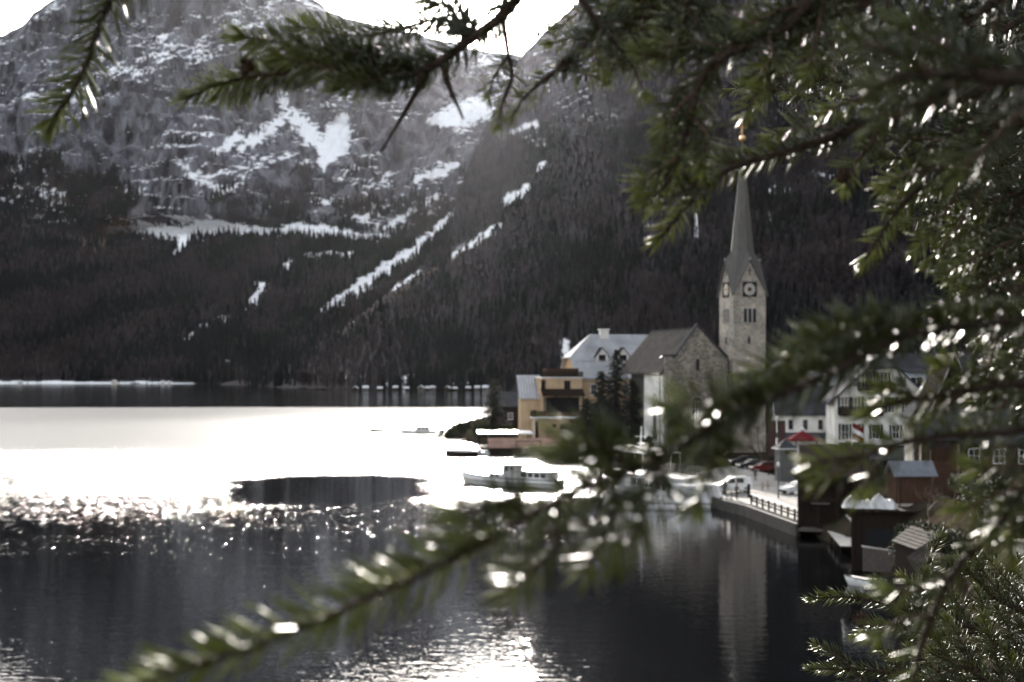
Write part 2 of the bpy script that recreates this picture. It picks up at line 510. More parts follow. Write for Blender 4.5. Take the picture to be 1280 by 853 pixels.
back = np.arange(1, 5)[:, None]
Xd = np.vstack([Xd, Xd[-1:] * (1 + .05 * back)]); Dd = np.vstack([Dd, Dd[-1:] + 100 * back]); Zd = np.vstack([Zd, Zd[-1:] - 45 * back])
rz_ = np.vstack([rockzone, np.repeat(rockzone[-1:], 4, 0)])
px_v = 640 + F * Xd / Dd; py_v = HY - F * (Zd - H) / Dd
nz, _ = normals_z(Xd, Dd, Zd)
n1 = fbm(Xd / 50, Zd / 40, 141, 5); n2 = fbm(Xd / 14, Zd / 9, 143, 4)
fld_nz = .0
fn = fbm(px_v / 3.2, py_v / 2.2, 95, 3)
snow = rz_ * sstep(0, .08, nz - .74 + .35 * n1 + .2 * n2 - .10) * np.where(px_v > 860, .75, 1)
for pts, j in (
    ([(335, 462, 2), (365, 440, 4), (395, 418, 5), (420, 406, 5), (440, 400, 3)], 1.1),
    ([(490, 362, 2), (510, 350, 3), (525, 340, 2)], 1.2),
    ([(568, 318, 3), (590, 306, 4), (612, 292, 5), (622, 282, 4)], 1.2),
    ([(632, 250, 5), (645, 244, 6), (660, 235, 4)], 1.1), ([(672, 212, 4), (680, 206, 4)], 1.0),
    ([(640, 165, 3), (668, 155, 4)], 1.1), ([(1095, 310, 4), (1130, 318, 5), (1150, 335, 4)], 1.5),
    ([(960, 238, 4), (985, 240, 4)], 1.4), ([(958, 262, 3), (962, 275, 2)], 1.2), ([(868, 255, 2), (872, 300, 2)], 1.2), ([(1015, 215, 4), (1040, 222, 3)], 1.4),
    ([(428, 472, 3), (455, 470, 2.5)], .8), ([(480, 482, 3), (530, 480, 3), (580, 478, 3), (610, 474, 3)], 1.6), ([(500, 474, 2), (515, 470, 2)], 1.),
    ([(706, 430, 6), (710, 448, 8), (704, 458, 5)], .9)):
    snow = np.maximum(snow, field(pts, j))
snow = np.clip(snow, 0, 1)
treed = (1 - .85 * rz_) * (1 - snow)
brown = np.clip(1 - seg_dist(px_v, py_v, [(330, 460, 10), (430, 408, 12), (480, 378, 8), (530, 345, 6), (580, 312, 4)]) + .4 * n1, 0, 1) * (1 - snow)
brown = np.clip(np.maximum(brown, .8 * rz_ * sstep(860, 960, px_v) * sstep(-.1, .3, fbm(Xd / 40, Zd / 90, 151, 3))), 0, 1) * (1 - snow)
treed *= (1 - .8 * brown)
M['hillside'] = rock_material('hillside', (.155, .152, .168), (.038, .036, .042), (.022, .019, .022), (.10, .072, .058))
ho = grid_mesh('hillside', Xd, Dd, Zd, {'snow': snow, 'forest': treed, 'brown': brown}, M['hillside'])
tag(ho, 'dark wooded mountainside rising behind the church', 'hillside')
HL = dict(X=Xd, Y=Dd, Z=Zd, px=px_v, py=py_v, snow=snow, treed=treed, brown=brown, nz=nz)

# ------------------------------------------------------------------ the steep wooded side of the valley above the village, unseen right of the view, added to shade the near branches
gx_ = np.concatenate([np.arange(96, 200, 5.0), np.arange(200, 700, 14.0)]); gy_ = np.arange(-320, 470, 9.0)
XX, YY = np.meshgrid(gx_, gy_)
foot = np.interp(YY, [-320, -40, 60, 200, 330, 470], [20, 24, 70, 92, 120, 150])
XX = foot + (XX - 96)
ZZ = 4 + (XX - foot) * 1.05 + np.minimum(1, (XX - foot) / 40) * (14 * fbm(XX / 60, YY / 60, 401, 4) + 5 * fbm(XX / 12, YY / 12, 403, 3))
w_o = grid_mesh('hillside', XX, YY, ZZ, {'snow': 0 * XX, 'forest': .9 + 0 * XX, 'brown': .1 + 0 * XX}, M['hillside'])
tag(w_o, 'steep wooded valley side out of view on the right, added to shade the near branches', 'hillside')

# ------------------------------------------------------------------ forests on both (instanced trees, one mass each)
def far_conifer():
    mb = MB(); rr = random.Random(3)
    mb.tube([(0, 0, 0), (0, 0, .3)], [.02, .015], 4)
    for k in range(6):
        z0 = .12 + .14 * k; r = .17 * (1 - k / 6.4) + .02
        vs = [(0, 0, z0 + .24)]
        n = 7
        for i in range(n):
            a = 2 * math.pi * (i + .5 * (k % 2)) / n
            q = r * rr.uniform(.65, 1.15)
            vs.append((q * math.cos(a), q * math.sin(a), z0 - rr.uniform(0, .05)))
        mb.add(vs, [(0, 1 + i, 1 + (i + 1) % n) for i in range(n)])
    return mb
def far_bare():
    mb = MB(); rr = random.Random(5)
    mb.tube([(0, 0, 0), (.01, 0, .55)], [.016, .008], 3, cap=False)
    for k in range(30):
        z = rr.uniform(.22, .62); a = rr.uniform(0, 6.28); l = rr.uniform(.18, .40); s = rr.uniform(.12, .5)
        d = Vector((math.cos(a) * s, math.sin(a) * s, 1)).normalized()
        p = Vector((math.cos(a) * .02, math.sin(a) * .02, z)); q = p + d * l
        w = Vector((-math.sin(a), math.cos(a), 0)) * rr.uniform(.012, .03)
        mb.add([p - w * .5, p + w * .5, q + w * .9, q - w * .9], [(0, 1, 2, 3)])
    return mb
def far_tree_material(name, col, col2, vary):
    """Each tree differs a little, and stands of trees differ in tone across the slope."""
    m = bpy.data.materials.new(name); m.use_nodes = True
    nt = m.node_tree; bs = nt.nodes['Principled BSDF']; L = nt.links.new
    bs.inputs['Roughness'].default_value = .95; bs.inputs['Specular IOR Level'].default_value = .04
    oi = nt.nodes.new('ShaderNodeObjectInfo')
    no = nn(nt, 'ShaderNodeTexNoise', Scale=.012, Detail=4.0, Roughness=.6); L(oi.outputs['Location'], no.inputs['Vector'])
    rp = nt.nodes.new('ShaderNodeValToRGB'); e = rp.color_ramp.elements
    e[0].position = .38; e[1].position = .62; e[0].color = (*col, 1); e[1].color = (*col2, 1)
    L(no.outputs['Fac'], rp.inputs[0])
    mr = nt.nodes.new('ShaderNodeMapRange'); mr.inputs['To Min'].default_value = 1 - vary; mr.inputs['To Max'].default_value = 1 + vary
    L(oi.outputs['Random'], mr.inputs['Value'])
    hs = nt.nodes.new('ShaderNodeHueSaturation'); L(rp.outputs[0], hs.inputs['Color']); L(mr.outputs[0], hs.inputs['Value'])
    L(hs.outputs[0], bs.inputs['Base Color'])
    return m
M['far_conifer'] = far_tree_material('far_conifer', (.008, .009, .010), (.014, .016, .015), .45)
M['far_bare'] = far_tree_material('far_bare', (.027, .024, .029), (.050, .044, .049), .4)
M['far_bare_brown'] = far_tree_material('far_bare_brown', (.030, .024, .026), (.056, .045, .044), .4)

def tree_proto(mb, name, m):
    me = bpy.data.meshes.new(name); me.from_pydata(mb.v, [], mb.f); me.materials.append(m); me.update()
    return bpy.data.objects.new(name, me)
PROTO = [tree_proto(far_conifer(), 'conifer_shape', M['far_conifer']), tree_proto(far_bare(), 'bare_tree_shape', M['far_bare']), tree_proto(far_bare(), 'brown_tree_shape', M['far_bare_brown'])]

def forest_of(name, label, pts, scl, proto):
    me = bpy.data.meshes.new(name)
    me.vertices.add(len(pts)); me.vertices.foreach_set('co', np.asarray(pts, np.float32).ravel())
    at = me.attributes.new('size', 'FLOAT', 'POINT'); at.data.foreach_set('value', np.asarray(scl, np.float32))
    me.update()
    o = bpy.data.objects.new(name, me); COL.objects.link(o)
    ng = bpy.data.node_groups.new(name, 'GeometryNodeTree')
    ng.interface.new_socket('Geometry', in_out='INPUT', socket_type='NodeSocketGeometry')
    ng.interface.new_socket('Geometry', in_out='OUTPUT', socket_type='NodeSocketGeometry')
    gi = ng.nodes.new('NodeGroupInput'); go = ng.nodes.new('NodeGroupOutput')
    ip = ng.nodes.new('GeometryNodeInstanceOnPoints')
    oi = ng.nodes.new('GeometryNodeObjectInfo'); oi.inputs['Object'].default_value = proto; oi.inputs['As Instance'].default_value = True
    na = ng.nodes.new('GeometryNodeInputNamedAttribute'); na.data_type = 'FLOAT'; na.inputs['Name'].default_value = 'size'
    rv = ng.nodes.new('FunctionNodeRandomValue'); rv.data_type = 'FLOAT_VECTOR'
    rv.inputs['Min'].default_value = (-.06, -.06, 0); rv.inputs['Max'].default_value = (.06, .06, 6.28)
    L = ng.links.new
    L(gi.outputs[0], ip.inputs['Points']); L(oi.outputs['Geometry'], ip.inputs['Instance'])
    L(rv.outputs['Value'], ip.inputs['Rotation']); L(na.outputs['Attribute'], ip.inputs['Scale'])
    L(ip.outputs[0], go.inputs[0])
    md = o.modifiers.new('trees', 'NODES'); md.node_group = ng
    return tag(o, label, 'forest', kind='stuff')

rng = np.random.default_rng(11)
def scatter(T, n, lo, hi, xr, yr):
    dens = np.clip(T['treed'], 0, 1) * (1 - np.clip(T['snow'] * 1.6, 0, 1))
    # weight by picture area so that near and far slopes are equally clothed
    a = np.abs(np.gradient(T['px'], axis=1) * np.gradient(T['py'], axis=0))
    inside = (T['px'] > xr[0]) & (T['px'] < xr[1]) & (T['py'] > yr[0]) & (T['py'] < yr[1])
    w = (dens * a * inside).ravel(); w /= w.sum()
    k = rng.choice(len(w), n, p=w)
    X = T['X'].ravel()[k] + rng.normal(0, 1.2, n); Y = T['Y'].ravel()[k] + rng.normal(0, 1.2, n); Z = T['Z'].ravel()[k] - .6
    c = 1.25 * fbm(X / 90, Z / 80, 201, 4) + .20 * rng.normal(size=n)
    s = rng.uniform(lo, hi, n)
    return np.stack([X, Y, Z], -1), s, c
p, s, c = scatter(HL, 36000, 6, 16, (300, 1340), (-60, 495))
k1 = c > .16; k2 = (c <= .16) & (c > -.12); k3 = c <= -.12
forest_of('forest', 'dark conifers among the bare trees on the slope behind the church', p[k1], s[k1] * 1.15, PROTO[0])
forest_of('forest', 'grey bare deciduous forest on the slope behind the church', p[k2], s[k2], PROTO[1])
forest_of('forest', 'brownish bare deciduous forest on the slope behind the church', p[k3], s[k3], PROTO[2])
p, s, c = scatter(MT, 29000, 8, 18, (-60, 640), (20, 484))
# beside the foot of the snow line the dark firs stand thick
pxp = 640 + F * p[:, 0] / p[:, 1]; pyp = HY - F * (p[:, 2] - H) / p[:, 1]
c = c + .22 * sstep(330, 300, pyp) + .1
k1 = c > .16; k2 = (c <= .16) & (c > -.12); k3 = c <= -.12
forest_of('forest', 'dark conifers on the bench below the snowy cliff', p[k1], s[k1] * 1.1, PROTO[0])
forest_of('forest', 'grey bare deciduous forest below the snowy cliff', p[k2], s[k2], PROTO[1])
forest_of('forest', 'brownish bare deciduous forest below the snowy cliff', p[k3], s[k3], PROTO[2])

# ------------------------------------------------------------------ lake
def water_material():
    m = bpy.data.materials.new('lake_water'); m.use_nodes = True
    nt = m.node_tree; bs = nt.nodes['Principled BSDF']; L = nt.links.new
    bs.inputs['Base Color'].default_value = (.002, .0025, .003, 1)
    bs.inputs['IOR'].default_value = 1.24
    bs.inputs['Specular IOR Level'].default_value = .5
    tc = nt.nodes.new('ShaderNodeTexCoord'); ob = tc.outputs['Object']
    sx = nt.nodes.new('ShaderNodeSeparateXYZ'); L(ob, sx.inputs[0])
    # patches of wind on the water: streaks drawn out across the lake
    mp = nt.nodes.new('ShaderNodeMapping'); mp.inputs['Scale'].default_value = (.006, .022, 1); L(ob, mp.inputs[0])
    n1 = nn(nt, 'ShaderNodeTexNoise', Scale=1.0, Detail=7.0, Roughness=.62); L(mp.outputs[0], n1.inputs['Vector'])
    def mth(op, a, b=None, c=None):
        k = nt.nodes.new('ShaderNodeMath'); k.operation = op
        for i, v in enumerate((a, b, c)):
            if v is None: continue
            if isinstance(v, (int, float)): k.inputs[i].default_value = v
            else: L(v, k.inputs[i])
        return k.outputs[0]
    def ss(lo, hi, v):
        k = nt.nodes.new('ShaderNodeMapRange'); k.interpolation_type = 'SMOOTHSTEP'
        k.inputs['From Min'].default_value = lo; k.inputs['From Max'].default_value = hi
        L(v, k.inputs['Value']); return k.outputs[0]
    nz = mth('SUBTRACT', n1.outputs['Fac'], .5)
    yy = sx.outputs['Y']; xx = sx.outputs['X']
    far = mth('SUBTRACT', 1.0, ss(540, 585, mth('ADD', yy, mth('MULTIPLY', nz, 40))))
    mp5 = nt.nodes.new('ShaderNodeMapping'); mp5.inputs['Scale'].default_value = (3.0, .34, 1); L(ob, mp5.inputs[0])
    n5 = nn(nt, 'ShaderNodeTexNoise', Scale=1.0, Detail=3.0, Roughness=.7); L(mp5.outputs[0], n5.inputs['Vector'])
    nf = mth('SUBTRACT', n5.outputs['Fac'], .5)
    mp6 = nt.nodes.new('ShaderNodeMapping'); mp6.inputs['Scale'].default_value = (.016, .034, 1); L(ob, mp6.inputs[0])
    n6 = nn(nt, 'ShaderNodeTexNoise', Scale=1.0, Detail=5.0, Roughness=.6, Distortion=.6); L(mp6.outputs[0], n6.inputs['Vector'])
    nl = mth('SUBTRACT', n6.outputs['Fac'], .5)
    near = ss(165, 240, mth('ADD', mth('ADD', mth('ADD', yy, mth('MULTIPLY', nl, 110)), mth('MULTIPLY', nf, 330)), mth('ADD', mth('MULTIPLY', xx, .18), mth('MULTIPLY', ss(2, 26, xx), -140))))
    wind = mth('MULTIPLY', far, near)
    # the calm tongue off the moorings
    tx = mth('DIVIDE', mth('ADD', xx, 25), 15); ty = mth('DIVIDE', mth('SUBTRACT', yy, 196), 13)
    td = mth('ADD', mth('ADD', mth('ADD', mth('MULTIPLY', tx, tx), mth('POWER', mth('ABSOLUTE', mth('MAXIMUM', ty, mth('MULTIPLY', ty, -.35))), 2.0)), mth('MULTIPLY', nl, 2.6)), mth('MULTIPLY', nf, 1.3))
    wind = mth('MULTIPLY', wind, ss(.8, 1.25, td))
    tx = mth('DIVIDE', mth('ADD', xx, 4), 15); ty = mth('DIVIDE', mth('SUBTRACT', yy, 187), 20)
    td2 = mth('ADD', mth('ADD', mth('ADD', mth('MULTIPLY', tx, tx), mth('MULTIPLY', ty, ty)), mth('MULTIPLY', nl, 3)), mth('MULTIPLY', nf, 2.2))
    gl = mth('MULTIPLY', mth('SUBTRACT', 1.0, ss(.6, 1.2, td2)), ss(.9, 1.2, td))
    wind = mth('MAXIMUM', wind, gl)
    rough = mth('ADD', mth('ADD', mth('MULTIPLY', wind, .34), .013), mth('MULTIPLY', ss(560, 620, yy), .05))
    L(rough, bs.inputs['Roughness'])
    # ripples
    mp2 = nt.nodes.new('ShaderNodeMapping'); mp2.inputs['Scale'].default_value = (.55, 1.25, 1); L(ob, mp2.inputs[0])
    a1 = nn(nt, 'ShaderNodeTexNoise', Scale=.9, Detail=3.0, Roughness=.5); L(mp2.outputs[0], a1.inputs['Vector'])
    a2 = nn(nt, 'ShaderNodeTexNoise', Scale=3.6, Detail=2.0, Roughness=.5); L(mp2.outputs[0], a2.inputs['Vector'])
    hgt = mth('ADD', mth('MULTIPLY', a1.outputs['Fac'], .0125), mth('MULTIPLY', a2.outputs['Fac'], .0042))
    hgt = mth('MULTIPLY', hgt, mth('ADD', mth('ADD', mth('MULTIPLY', wind, 11.0), mth('MULTIPLY', ss(560, 620, yy), 3.0)), 1.0))
    bp = nn(nt, 'ShaderNodeBump', Strength=1.0, Distance=1.0); L(hgt, bp.inputs['Height'])
    L(bp.outputs[0], bs.inputs['Normal'])
    return m
M['lake_water'] = water_material()
lk = MB()
nx = 12
xs_ = [-2600, -900, -300, -100, 0, 100, 300, 900, 1400]; yl_ = [-40, 60, 150, 300, 600, 1000, 1600]
vid = {}
for j, y in enumerate(yl_):
    for i, x in enumerate(xs_):
        vid[(i, j)] = len(lk.v); lk.v.append((x, y, 0.0))
for j in range(len(yl_) - 1):
    for i in range(len(xs_) - 1):
        lk.f.append((vid[(i, j)], vid[(i + 1, j)], vid[(i + 1, j + 1)], vid[(i, j + 1)])); lk.m.append(0)
lake = lk.build('lake', M['lake_water'])
tag(lake, 'dark mountain lake with a bright wind ruffled band', 'lake', kind='structure')

# ------------------------------------------------------------------ haze
def add_haze(density, aniso, color):
    mb = MB(); mb.box(-3200, -60, -4.0, 2600, 4700, 1320)
    m = bpy.data.materials.new('haze'); m.use_nodes = True
    nt = m.node_tree
    for n in list(nt.nodes): nt.nodes.remove(n)
    out = nt.nodes.new('ShaderNodeOutputMaterial'); pv = nt.nodes.new('ShaderNodeVolumePrincipled')
    pv.inputs['Density'].default_value = density
    pv.inputs['Anisotropy'].default_value = aniso
    pv.inputs['Color'].default_value = (*color, 1)
    nt.links.new(pv.outputs[0], out.inputs['Volume'])
    o = mb.build('haze', m)
    return tag(o, 'thin pale air between the viewer and the mountains', 'haze', kind='stuff')
# ------------------------------------------------------------------ village ground
def shore_pt(px, py):
    Y = gy(py); return ((px - 640) / F * Y, Y)
SHORE = [shore_pt(*q) for q in ((760, 503), (700, 506), (645, 513), (603, 524), (562, 536), (549, 546), (600, 556), (690, 572), (760, 588), (850, 604), (893, 623.5), (936, 634), (1000, 657), (1012, 668), (1066, 690), (1084, 706), (1106, 722), (1118, 750), (1140, 800), (1168, 862))]
SHORE += [(20, 40), (10, 20), (3, 7), (-6, 3), (-30, 1), (-60, -38)]
LAND = SHORE + [(340, -38), (340, 690), (60, 690)]
gx = np.arange(-60, 300, 1.5); gyv = np.arange(-30, 660, 1.6)
GX, GY = np.meshgrid(gx, gyv)
def poly_sd(x, y, poly):
    inside = np.zeros(x.shape, bool); best = np.full(x.shape, 1e9)
    n = len(poly)
    for i in range(n):
        x0, y0 = poly[i]; x1, y1 = poly[(i + 1) % n]
        dx, dy = x1 - x0, y1 - y0
        t = np.clip(((x - x0) * dx + (y - y0) * dy) / (dx * dx + dy * dy), 0, 1)
        best = np.minimum(best, np.hypot(x - x0 - t * dx, y - y0 - t * dy))
        c = ((y0 > y) != (y1 > y)) & (x < (x1 - x0) * (y - y0) / (y1 - y0 + 1e-12) + x0)
        inside ^= c
    return np.where(inside, best, -best)
def land_h(x, y, sd):
    xs = np.interp(y, [0, 60, 80, 115, 160, 190, 210, 245, 300, 600], [14, 17, 24, 25, 36, 38, 42, 64, 95, 170])
    e = np.maximum(0, x - xs)
    k = np.clip((y - 84) / 22, 0, 1)
    h = 1.0 + np.minimum(4.2 + 4.5 * (1 - k), (.6 + .75 * (1 - k)) * e) + .28 * np.maximum(0, e - 14)
    hc = 13.6 - .27 * y + .30 * np.maximum(0, x - .31 * y - 2)
    h = np.maximum(h, np.minimum(hc, 16))
    return np.minimum(h, -1.6 + 3.2 * np.maximum(0, sd + .3)) if hasattr(x, 'shape') else min(h, 50)
SD = poly_sd(GX, GY, LAND)
GZ = land_h(GX, GY, SD) + .06 * fbm(GX / 3, GY / 3, 301, 3)
GZ = np.where(SD < 0, -1.8, GZ)
def ground_z(x, y):
    sd = poly_sd(np.array([[x]]), np.array([[y]]), LAND)
    return float(land_h(np.array([[x]]), np.array([[y]]), sd)[0, 0])
M['ground'] = mat('ground', (.034, .028, .020), 1.0, .5, .25, .6, 3, spec=0.0, dark=(.020, .026, .012))
gr = grid_mesh('ground', GX, GY, GZ, {}, M['ground'])
tag(gr, 'dark earth and winter grass of the village shore', 'ground')

def Pz(px, py, z):
    return P(px, py, gy(py, z))
def px_at(px, Y, z=0.0):
    return Vector(((px - 640) / F * Y, Y, z))

pv = MB()
road = [Pz(x, y, 1.12) for x, y in ((858, 602), (893, 620), (936, 630.5), (1000, 653), (1016, 640), (1030, 612), (1000, 603), (958, 592), (925, 584), (905, 583), (884, 588), (866, 594))]
pv.extrude([p for p in road], (0, 0, -.5))
tag(pv.build('pavement', M['pavement']), 'pale paved lakeside square behind the fence', 'pavement', kind='structure')
qw = MB()
qp = [Pz(x, y, 1.14) for x, y in ((856, 603), (893, 621.5), (936, 632), (1000, 655))]
for a, b in zip(qp[:-1], qp[1:]):
    d = (b - a); n = Vector((d.y, -d.x, 0)).normalized() * .45
    qw.extrude([a, a + n, b + n, b], (0, 0, -3.2))
tag(qw.build('quay_wall', M['concrete']), 'dark concrete quay wall dropping into the lake', 'quay wall', kind='structure')

# ------------------------------------------------------------------ building helpers
def fmat(x, y, z, ang=0.0):
    """Facade frame: x along the wall, -y outward, z up."""
    return Matrix.Translation((x, y, z)) @ Matrix.Rotation(ang, 4, 'Z')
FRONT = fmat(0, 0, 0)

def window(parent, Mx, x, z, w, h, fm, pm=None, bars=(2, 2), shutters=None, fw=.09, name='window', sill=True, proud=.06):
    mb = MB()
    x0, x1 = x - w / 2, x + w / 2
    mb.box(x0 - fw, -proud, z - fw, x0, .04, z + h + fw, Mx); mb.box(x1, -proud, z - fw, x1 + fw, .04, z + h + fw, Mx)
    mb.box(x0, -proud + .002, z + h, x1, .04, z + h + fw, Mx); mb.box(x0, -proud + .002, z - fw, x1, .04, z, Mx)
    for i in range(1, bars[0]):
        xx = x0 + w * i / bars[0]; mb.box(xx - .025, -proud * .6, z, xx + .025, .02, z + h, Mx)
    for i in range(1, bars[1]):
        zz = z + h * i / bars[1]; mb.box(x0, -proud * .6 + .004, zz - .025, x1, .02, zz + .025, Mx)
    wo = mb.build(name, fm, parent)
    MB().box(x0, -.012, z, x1, .03, z + h, Mx).build('pane', pm or M['glass'], wo)
    if sill: MB().box(x0 - fw - .04, -.16, z - fw - .07, x1 + fw + .04, .03, z - fw - .003, Mx).build('sill', fm, wo)
    if shutters:
        for sgn in (-1, 1):
            sw = w * .36
            a = x0 - fw - .02 - sw if sgn < 0 else x1 + fw + .02
            s = MB(); s.box(a, -.07, z - .05, a + sw, -.012, z + h + .05, Mx)
            for k in range(5):
                zz = z + h * (k + .5) / 5; s.box(a + .04, -.085, zz - .03, a + sw - .04, -.069, zz + .03, Mx)
            s.build('shutter', shutters, wo)
    return wo

def arch_pts(w, h, n=7, pointed=False):
    """Arched outline from bottom-left, counter-clockwise seen from the front (x, z)."""
    r = w / 2; pts = [(-r, 0), (r, 0)]
    hs = h - r * (1.25 if pointed else 1.0)
    for i in range(n + 1):
        a = math.pi * i / n
        zz = math.sin(a) * r * (1.25 if pointed else 1.0)
        pts.append((r * math.cos(a), hs + zz))
    return pts

def arch_window(parent, Mx, x, z, w, h, surround, pm, mull=None, sw=.22, bars=(3, 4), pointed=False, name='window'):
    inn = arch_pts(w, h, 9, pointed); ou = arch_pts(w + 2 * sw, h + sw, 9, pointed)
    mb = MB(); n = len(inn)
    vs = []
    for q, y in ((inn, -.10), (ou, -.10), (inn, .25), (ou, .02)):
        vs += [(x + a, y, z + b) for a, b in q]
    fs = []
    for i in range(1, n):
        j = (i + 1) % n
        fs += [(i, n + i, n + j, j), (2 * n + i, i, j, 2 * n + j), (n + i, 3 * n + i, 3 * n + j, n + j)]
    mb.add(vs, fs, Mx)
    mb.box(x - w / 2 - sw, -.18, z - .18, x + w / 2 + sw, .03, z, Mx)
    wo = mb.build(name, surround, parent)
    pb = MB(); pb.extrude([(x + a, -.02, z + b) for a, b in inn], (0, .05, 0), Mx); pb.build('pane', pm, wo)
    if mull:
        b = MB()
        for i in range(1, bars[0]):
            xx = x - w / 2 + w * i / bars[0]; b.box(xx - .045, -.075, z, xx + .045, -.02, z + h - w * .28, Mx)
        for i in range(1, bars[1]):
            zz = z + (h - w * .5) * i / (bars[1] - 1); b.box(x - w / 2, -.065, zz - .03, x + w / 2, -.021, zz + .03, Mx)
        b.build('tracery', mull, wo)
    return wo

def gable_roof(mb, w, d, he, hr, over=.5, th=.22, y0=0.0, clip=0.0, x0=0.0):
    """Ridge along y; two slabs."""
    hw = w / 2; s = (hr - he) / hw
    e = over
    for sg in (-1, 1):
        xe = x0 + hw + sg * (hw + e); ze = he - s * e
        a = Vector((x0 + hw, y0 - over, hr)); b = Vector((xe, y0 - over, ze))
        top = [a, b, b + Vector((0, d + 2 * over, 0)), a + Vector((0, d + 2 * over, 0))]
        if sg > 0: top = top[::-1]
        up = Vector((0, 0, th + (0.003 if sg > 0 else 0)))
        mb.extrude([p + up for p in top], -up)
    return mb

def house(name, label, loc, rz, w, d, he, hr, wallm, roofm, over=.5, along='y', group=None, cat='house', th=.22, base=1.5):
    """along='y': gable faces the front; along='x': eaves face the front. Front wall lies on y = 0."""
    r = thing(name, label, cat, loc, rz, group)
    mb = MB()
    if along == 'y':
        mb.extrude([(0, 0, -base), (w, 0, -base), (w, 0, he), (w / 2, 0, hr), (0, 0, he)], (0, d, 0))
        mb.build('wall', wallm, r)
        rf = gable_roof(MB(), w, d, he, hr, over, th).build('roof', roofm, r)
    else:
        mb.extrude([(0, d, -base), (0, 0, -base), (0, 0, he), (0, d / 2, hr), (0, d, he)], (w, 0, 0))
        mb.build('wall', wallm, r)
        tmp = gable_roof(MB(), d, w, he, hr, over, th)
        T = Matrix.Translation((w, 0, 0)) @ Matrix.Rotation(R(90), 4, 'Z')
        tmp.v = [tuple(T @ Vector(v)) for v in tmp.v]
        rf = tmp.build('roof', roofm, r)
    return r, rf

# ------------------------------------------------------------------ church
def stone_material(name, a, b, mortar, sc=(2.6, 2.6, 3.6), bright=1.0):
    m = bpy.data.materials.new(name); m.use_nodes = True
    nt = m.node_tree; bs = nt.nodes['Principled BSDF']; L = nt.links.new
    tc = nt.nodes.new('ShaderNodeTexCoord'); mp = nt.nodes.new('ShaderNodeMapping'); mp.inputs['Scale'].default_value = sc
    L(tc.outputs['Object'], mp.inputs[0])
    nz_ = nn(nt, 'ShaderNodeTexNoise', Scale=.8, Detail=2.0); L(mp.outputs[0], nz_.inputs['Vector'])
    ad = nt.nodes.new('ShaderNodeMixRGB'); ad.blend_type = 'ADD'; ad.inputs[0].default_value = .5
    L(mp.outputs[0], ad.inputs[1]); L(nz_.outputs['Color'], ad.inputs[2])
    v1 = nt.nodes.new('ShaderNodeTexVoronoi'); v1.inputs['Scale'].default_value = 1.0; v1.inputs['Randomness'].default_value = .75
    L(ad.outputs[0], v1.inputs['Vector'])
    v2 = nt.nodes.new('ShaderNodeTexVoronoi'); v2.feature = 'DISTANCE_TO_EDGE'; v2.inputs['Scale'].default_value = 1.0; v2.inputs['Randomness'].default_value = .75
    L(ad.outputs[0], v2.inputs['Vector'])
    rp = nt.nodes.new('ShaderNodeValToRGB'); rp.color_ramp.elements[0].color = (*a, 1); rp.color_ramp.elements[1].color = (*b, 1)
    sp = nt.nodes.new('ShaderNodeSeparateColor'); L(v1.outputs['Color'], sp.inputs[0]); L(sp.outputs[0], rp.inputs[0])
    lo = nn(nt, 'ShaderNodeTexNoise', Scale=.35, Detail=5.0); L(tc.outputs['Object'], lo.inputs['Vector'])
    lr = nt.nodes.new('ShaderNodeValToRGB'); lr.color_ramp.elements[0].position = .35; lr.color_ramp.elements[1].position = .65
    lr.color_ramp.elements[0].color = (.52, .52, .54, 1); lr.color_ramp.elements[1].color = (1.2, 1.17, 1.12, 1)
    L(lo.outputs['Fac'], lr.inputs[0])
    mu = nt.nodes.new('ShaderNodeMixRGB'); mu.blend_type = 'MULTIPLY'; mu.inputs[0].default_value = 1
    L(rp.outputs[0], mu.inputs[1]); L(lr.outputs[0], mu.inputs[2])
    mr = nt.nodes.new('ShaderNodeMapRange'); mr.inputs['From Min'].default_value = .02; mr.inputs['From Max'].default_value = .10
    L(v2.outputs['Distance'], mr.inputs['Value'])
    mx = nt.nodes.new('ShaderNodeMixRGB'); mx.inputs[1].default_value = (*mortar, 1)
    L(mr.outputs[0], mx.inputs[0]); L(mu.outputs[0], mx.inputs[2])
    L(mx.outputs[0], bs.inputs['Base Color'])
    bp = nn(nt, 'ShaderNodeBump', Strength=.9, Distance=.08); L(mr.outputs[0], bp.inputs['Height']); L(bp.outputs[0], bs.inputs['Normal'])
    bs.inputs['Roughness'].default_value = .92
    return m
M['rubble'] = stone_material('rubble', (.15, .128, .102), (.46, .405, .335), (.28, .25, .21), (2.3, 2.3, 3.1))
M['tower_stone'] = stone_material('tower_stone', (.38, .33, .27), (.68, .60, .50), (.50, .445, .38), (2.0, 2.0, 2.7))
M['trim_stone'] = mat('trim_stone', (.40, .37, .33), .9, .15, 1.5, .3, 10)
M['dark_stone'] = mat('dark_stone', (.10, .095, .088), .9, .2, 1.5, .3, 10)
M['lead_flash'] = mat('lead_flash', (.34, .37, .42), .45, .12, 1.0, spec=.5)

church = thing('church', 'stone church with steep dark roof, gabled rubble front and tall spired clock tower', 'church', px_at(833, 240, 1.0), R(15))
